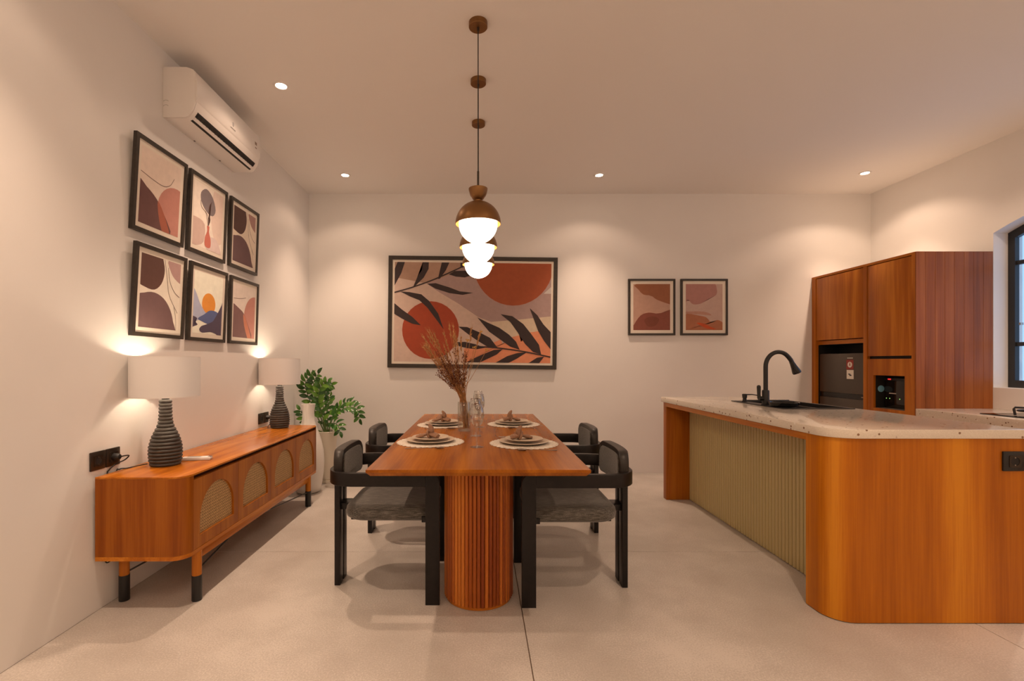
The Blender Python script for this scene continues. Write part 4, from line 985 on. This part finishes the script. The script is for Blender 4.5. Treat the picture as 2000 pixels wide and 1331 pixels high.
MB().box(XC+.024, XR-.03, ny1+.0005, ny1+.012, nz0, nz1).box(XC+.024, XR-.03, ny0-.012, ny0-.0005, nz0, nz1).box(XC+.024, XR-.03, ny0-.012, ny1+.012, nz1+.0005, nz1+.01).obj('niche_lining', M['dark'], tc)
MB().box(XC+.005, XR-.03, ny0-.012, ny1+.012, nz0-.03, nz0-.0005).obj('niche_shelf', M['terrazzo'], tc)
MB().lathe([(0, 0), (.030, 0), (.030, .0008), (0, .0008)], 24, M=Matrix.Translation((3.676, ny1+.0003, .958)) @ Matrix.Rotation(PI/2, 4, 'X')).obj('round_label', M['sticker_blue'], tc)
ap = thing('built_in_appliance', 'black appliance with red display and small green lights in the cabinet niche', 'appliance', (3.72, (ny0+ny1)/2, nz0), world=True)
AX = 3.705
MB().box(AX, 4.15, ny0+.002, ny1-.002, nz0+.0002, nz1-.012, .004).obj('housing', M['blackgloss'], ap)
MB().box(AX-.003, AX, ny0+.014, ny1-.006, nz0+.012, nz1-.05, .001).obj('glass_front', plain('smoked_glass', (.016, .011, .009), .08), ap)
MB().box(AX-.004, AX, ny0+.02, ny1-.01, nz1-.046, nz1-.026).obj('control_strip', M['black'], ap)
MB().box(AX-.0048, AX-.004, yx(1741, AX), yx(1735, AX), nz1-.040, nz1-.030).obj('display', M['red_led'], ap)
for k in range(9):
    y_ = yx(1751, AX)+(yx(1737, AX)-yx(1751, AX))*k/9
    MB().box(AX-.0037, AX-.003, y_, y_+.0055, .916, .924+.001*(k % 2)).obj('logo_letter', M['sticker_white'], ap)
for q in (1732, 1738.5, 1758): MB().lathe([(0, 0), (.004, 0), (.004, .0008), (0, .0008)], 10, M=Matrix.Translation((AX-.003, yx(q, AX), .874)) @ Matrix.Rotation(-PI/2, 4, 'Y')).obj('indicator_light', M['green_led'], ap)
fr = thing('refrigerator', 'dark grey two-door refrigerator with red and white stickers inside the tall cabinet', 'refrigerator', (3.9, 4.74, 0), world=True)
FX = XC+.030; fy0, fy1 = ym1+.025, yf1-.015
MB().box(FX+.03, XR-.03, fy0+.004, fy1-.004, .012, 1.285, .006).obj('body', M['black'], fr)
MB().box(FX, FX+.029, fy0, fy1, .890, 1.288, .008).obj('freezer_door', M['fridge'], fr)
MB().box(FX, FX+.029, fy0, fy1, .06, .842, .008).obj('fridge_door', M['fridge'], fr)
MB().box(FX+.012, FX+.030, fy0+.003, fy1-.003, .843, .889).obj('handle_recess', M['blackgloss'], fr)
MB().box(FX+.004, FX+.012, fy0+.01, fy0+.04, .862, .868).obj('hinge', M['steel'], fr)
ys = yx(1660, FX)
st = MB().box(FX-.0008, FX-.0001, ys-.044, ys+.044, 1.130, 1.225).obj('sticker', M['sticker_red'], fr)
MB().lathe([(0, 0), (.028, 0), (.028, .0006), (0, .0006)], 24, M=Matrix.Translation((FX-.0008, ys, 1.176)) @ Matrix.Rotation(-PI/2, 4, 'Y')).obj('sticker_disc', M['sticker_white'], st)
MB().box(FX-.0020, FX-.0014, ys-.006, ys+.006, 1.165, 1.187).box(FX-.0020, FX-.0014, ys-.003, ys+.003, 1.187, 1.200).obj('sticker_symbol', M['sticker_red'], st)
s2 = MB().box(FX-.0008, FX-.0001, ys-.046, ys+.040, 1.036, 1.124).obj('sticker', M['sticker_white'], fr)
MB().box(FX-.0014, FX-.0008, ys-.020, ys+.006, 1.066, 1.078).box(FX-.0014, FX-.0008, ys-.006, ys+.020, 1.078, 1.088).obj('sticker_symbol', M['black'], s2)
for k in range(7): MB().box(FX-.0006, FX-.0001, ys-.036+k*.0105, ys-.036+k*.0105+.007, 1.237, 1.245).obj('logo_letter', M['sticker_white'], fr)

# ------------------------------------------------------------------ worktop under the window, hob
CT = .8175
bc = thing('base_cabinets', 'run of wooden base cabinets under the window worktop', 'cabinet', ((XC+XR)/2, 2.7, 0), world=True)
MB().box(XC+.03, XR-.003, 1.5, CY0-.002, .08, CT-.0605).obj('carcass', M['wood_v'], bc)
MB().box(XC+.07, XR-.003, 1.5, CY0-.002, 0, .08).obj('plinth', M['dark'], bc)
for k in range(4):
    d = MB().box(XC+.010, XC+.029, 1.502+k*.60, 2.098+k*.60, .085, CT-.068, .002).obj('door', M['wood_v'], bc)
o = tag(MB().box(XC-.004, XR-.002, 1.48, CY0-.001, CT-.060, CT, .003).obj('worktop', M['terrazzo']), 'cream terrazzo worktop along the right wall below the window', 'worktop')
hb = thing('gas_hob', 'black glass gas hob with cast iron pan supports on the window worktop', 'hob', (3.92, 3.12, CT+.0003), world=True)
MB().box(3.700, 4.15, 2.76, 3.503, CT+.0005, CT+.0075, .003).obj('glass_plate', M['blackgloss'], hb)
for (bx_, by_) in ((3.835, 3.24), (3.835, 2.97), (4.04, 3.24), (4.04, 2.97)):
    b_ = MB().lathe([(0, .0075), (.045, .0075), (.045, .014), (.036, .020), (.036, .026), (.030, .030), (0, .030)], 28, (bx_, by_, CT)).obj('burner', M['black'], hb)
    g = MB()
    g.tube([(bx_+.1*math.cos(a), by_+.1*math.sin(a), CT+.045) for a in [2*PI*i/24 for i in range(25)]], .006, 6, cap=False)
    for k in range(4):
        a = PI/4+k*PI/2; c_, s_ = math.cos(a), math.sin(a)
        g.tube([(bx_+.035*c_, by_+.035*s_, CT+.066), (bx_+.112*c_, by_+.112*s_, CT+.066), (bx_+.118*c_, by_+.118*s_, CT+.055), (bx_+.112*c_, by_+.112*s_, CT+.012)], .007, 6)
    g.obj('pan_support', M['black'], hb)
for k in range(4): MB().lathe([(0, .0075), (.019, .0075), (.018, .028), (0, .029)], 20, (3.735+k*.12, 2.81, CT)).obj('knob', M['black'], hb)

for o in bpy.data.objects:
    if '_base' in o: del o['_base']
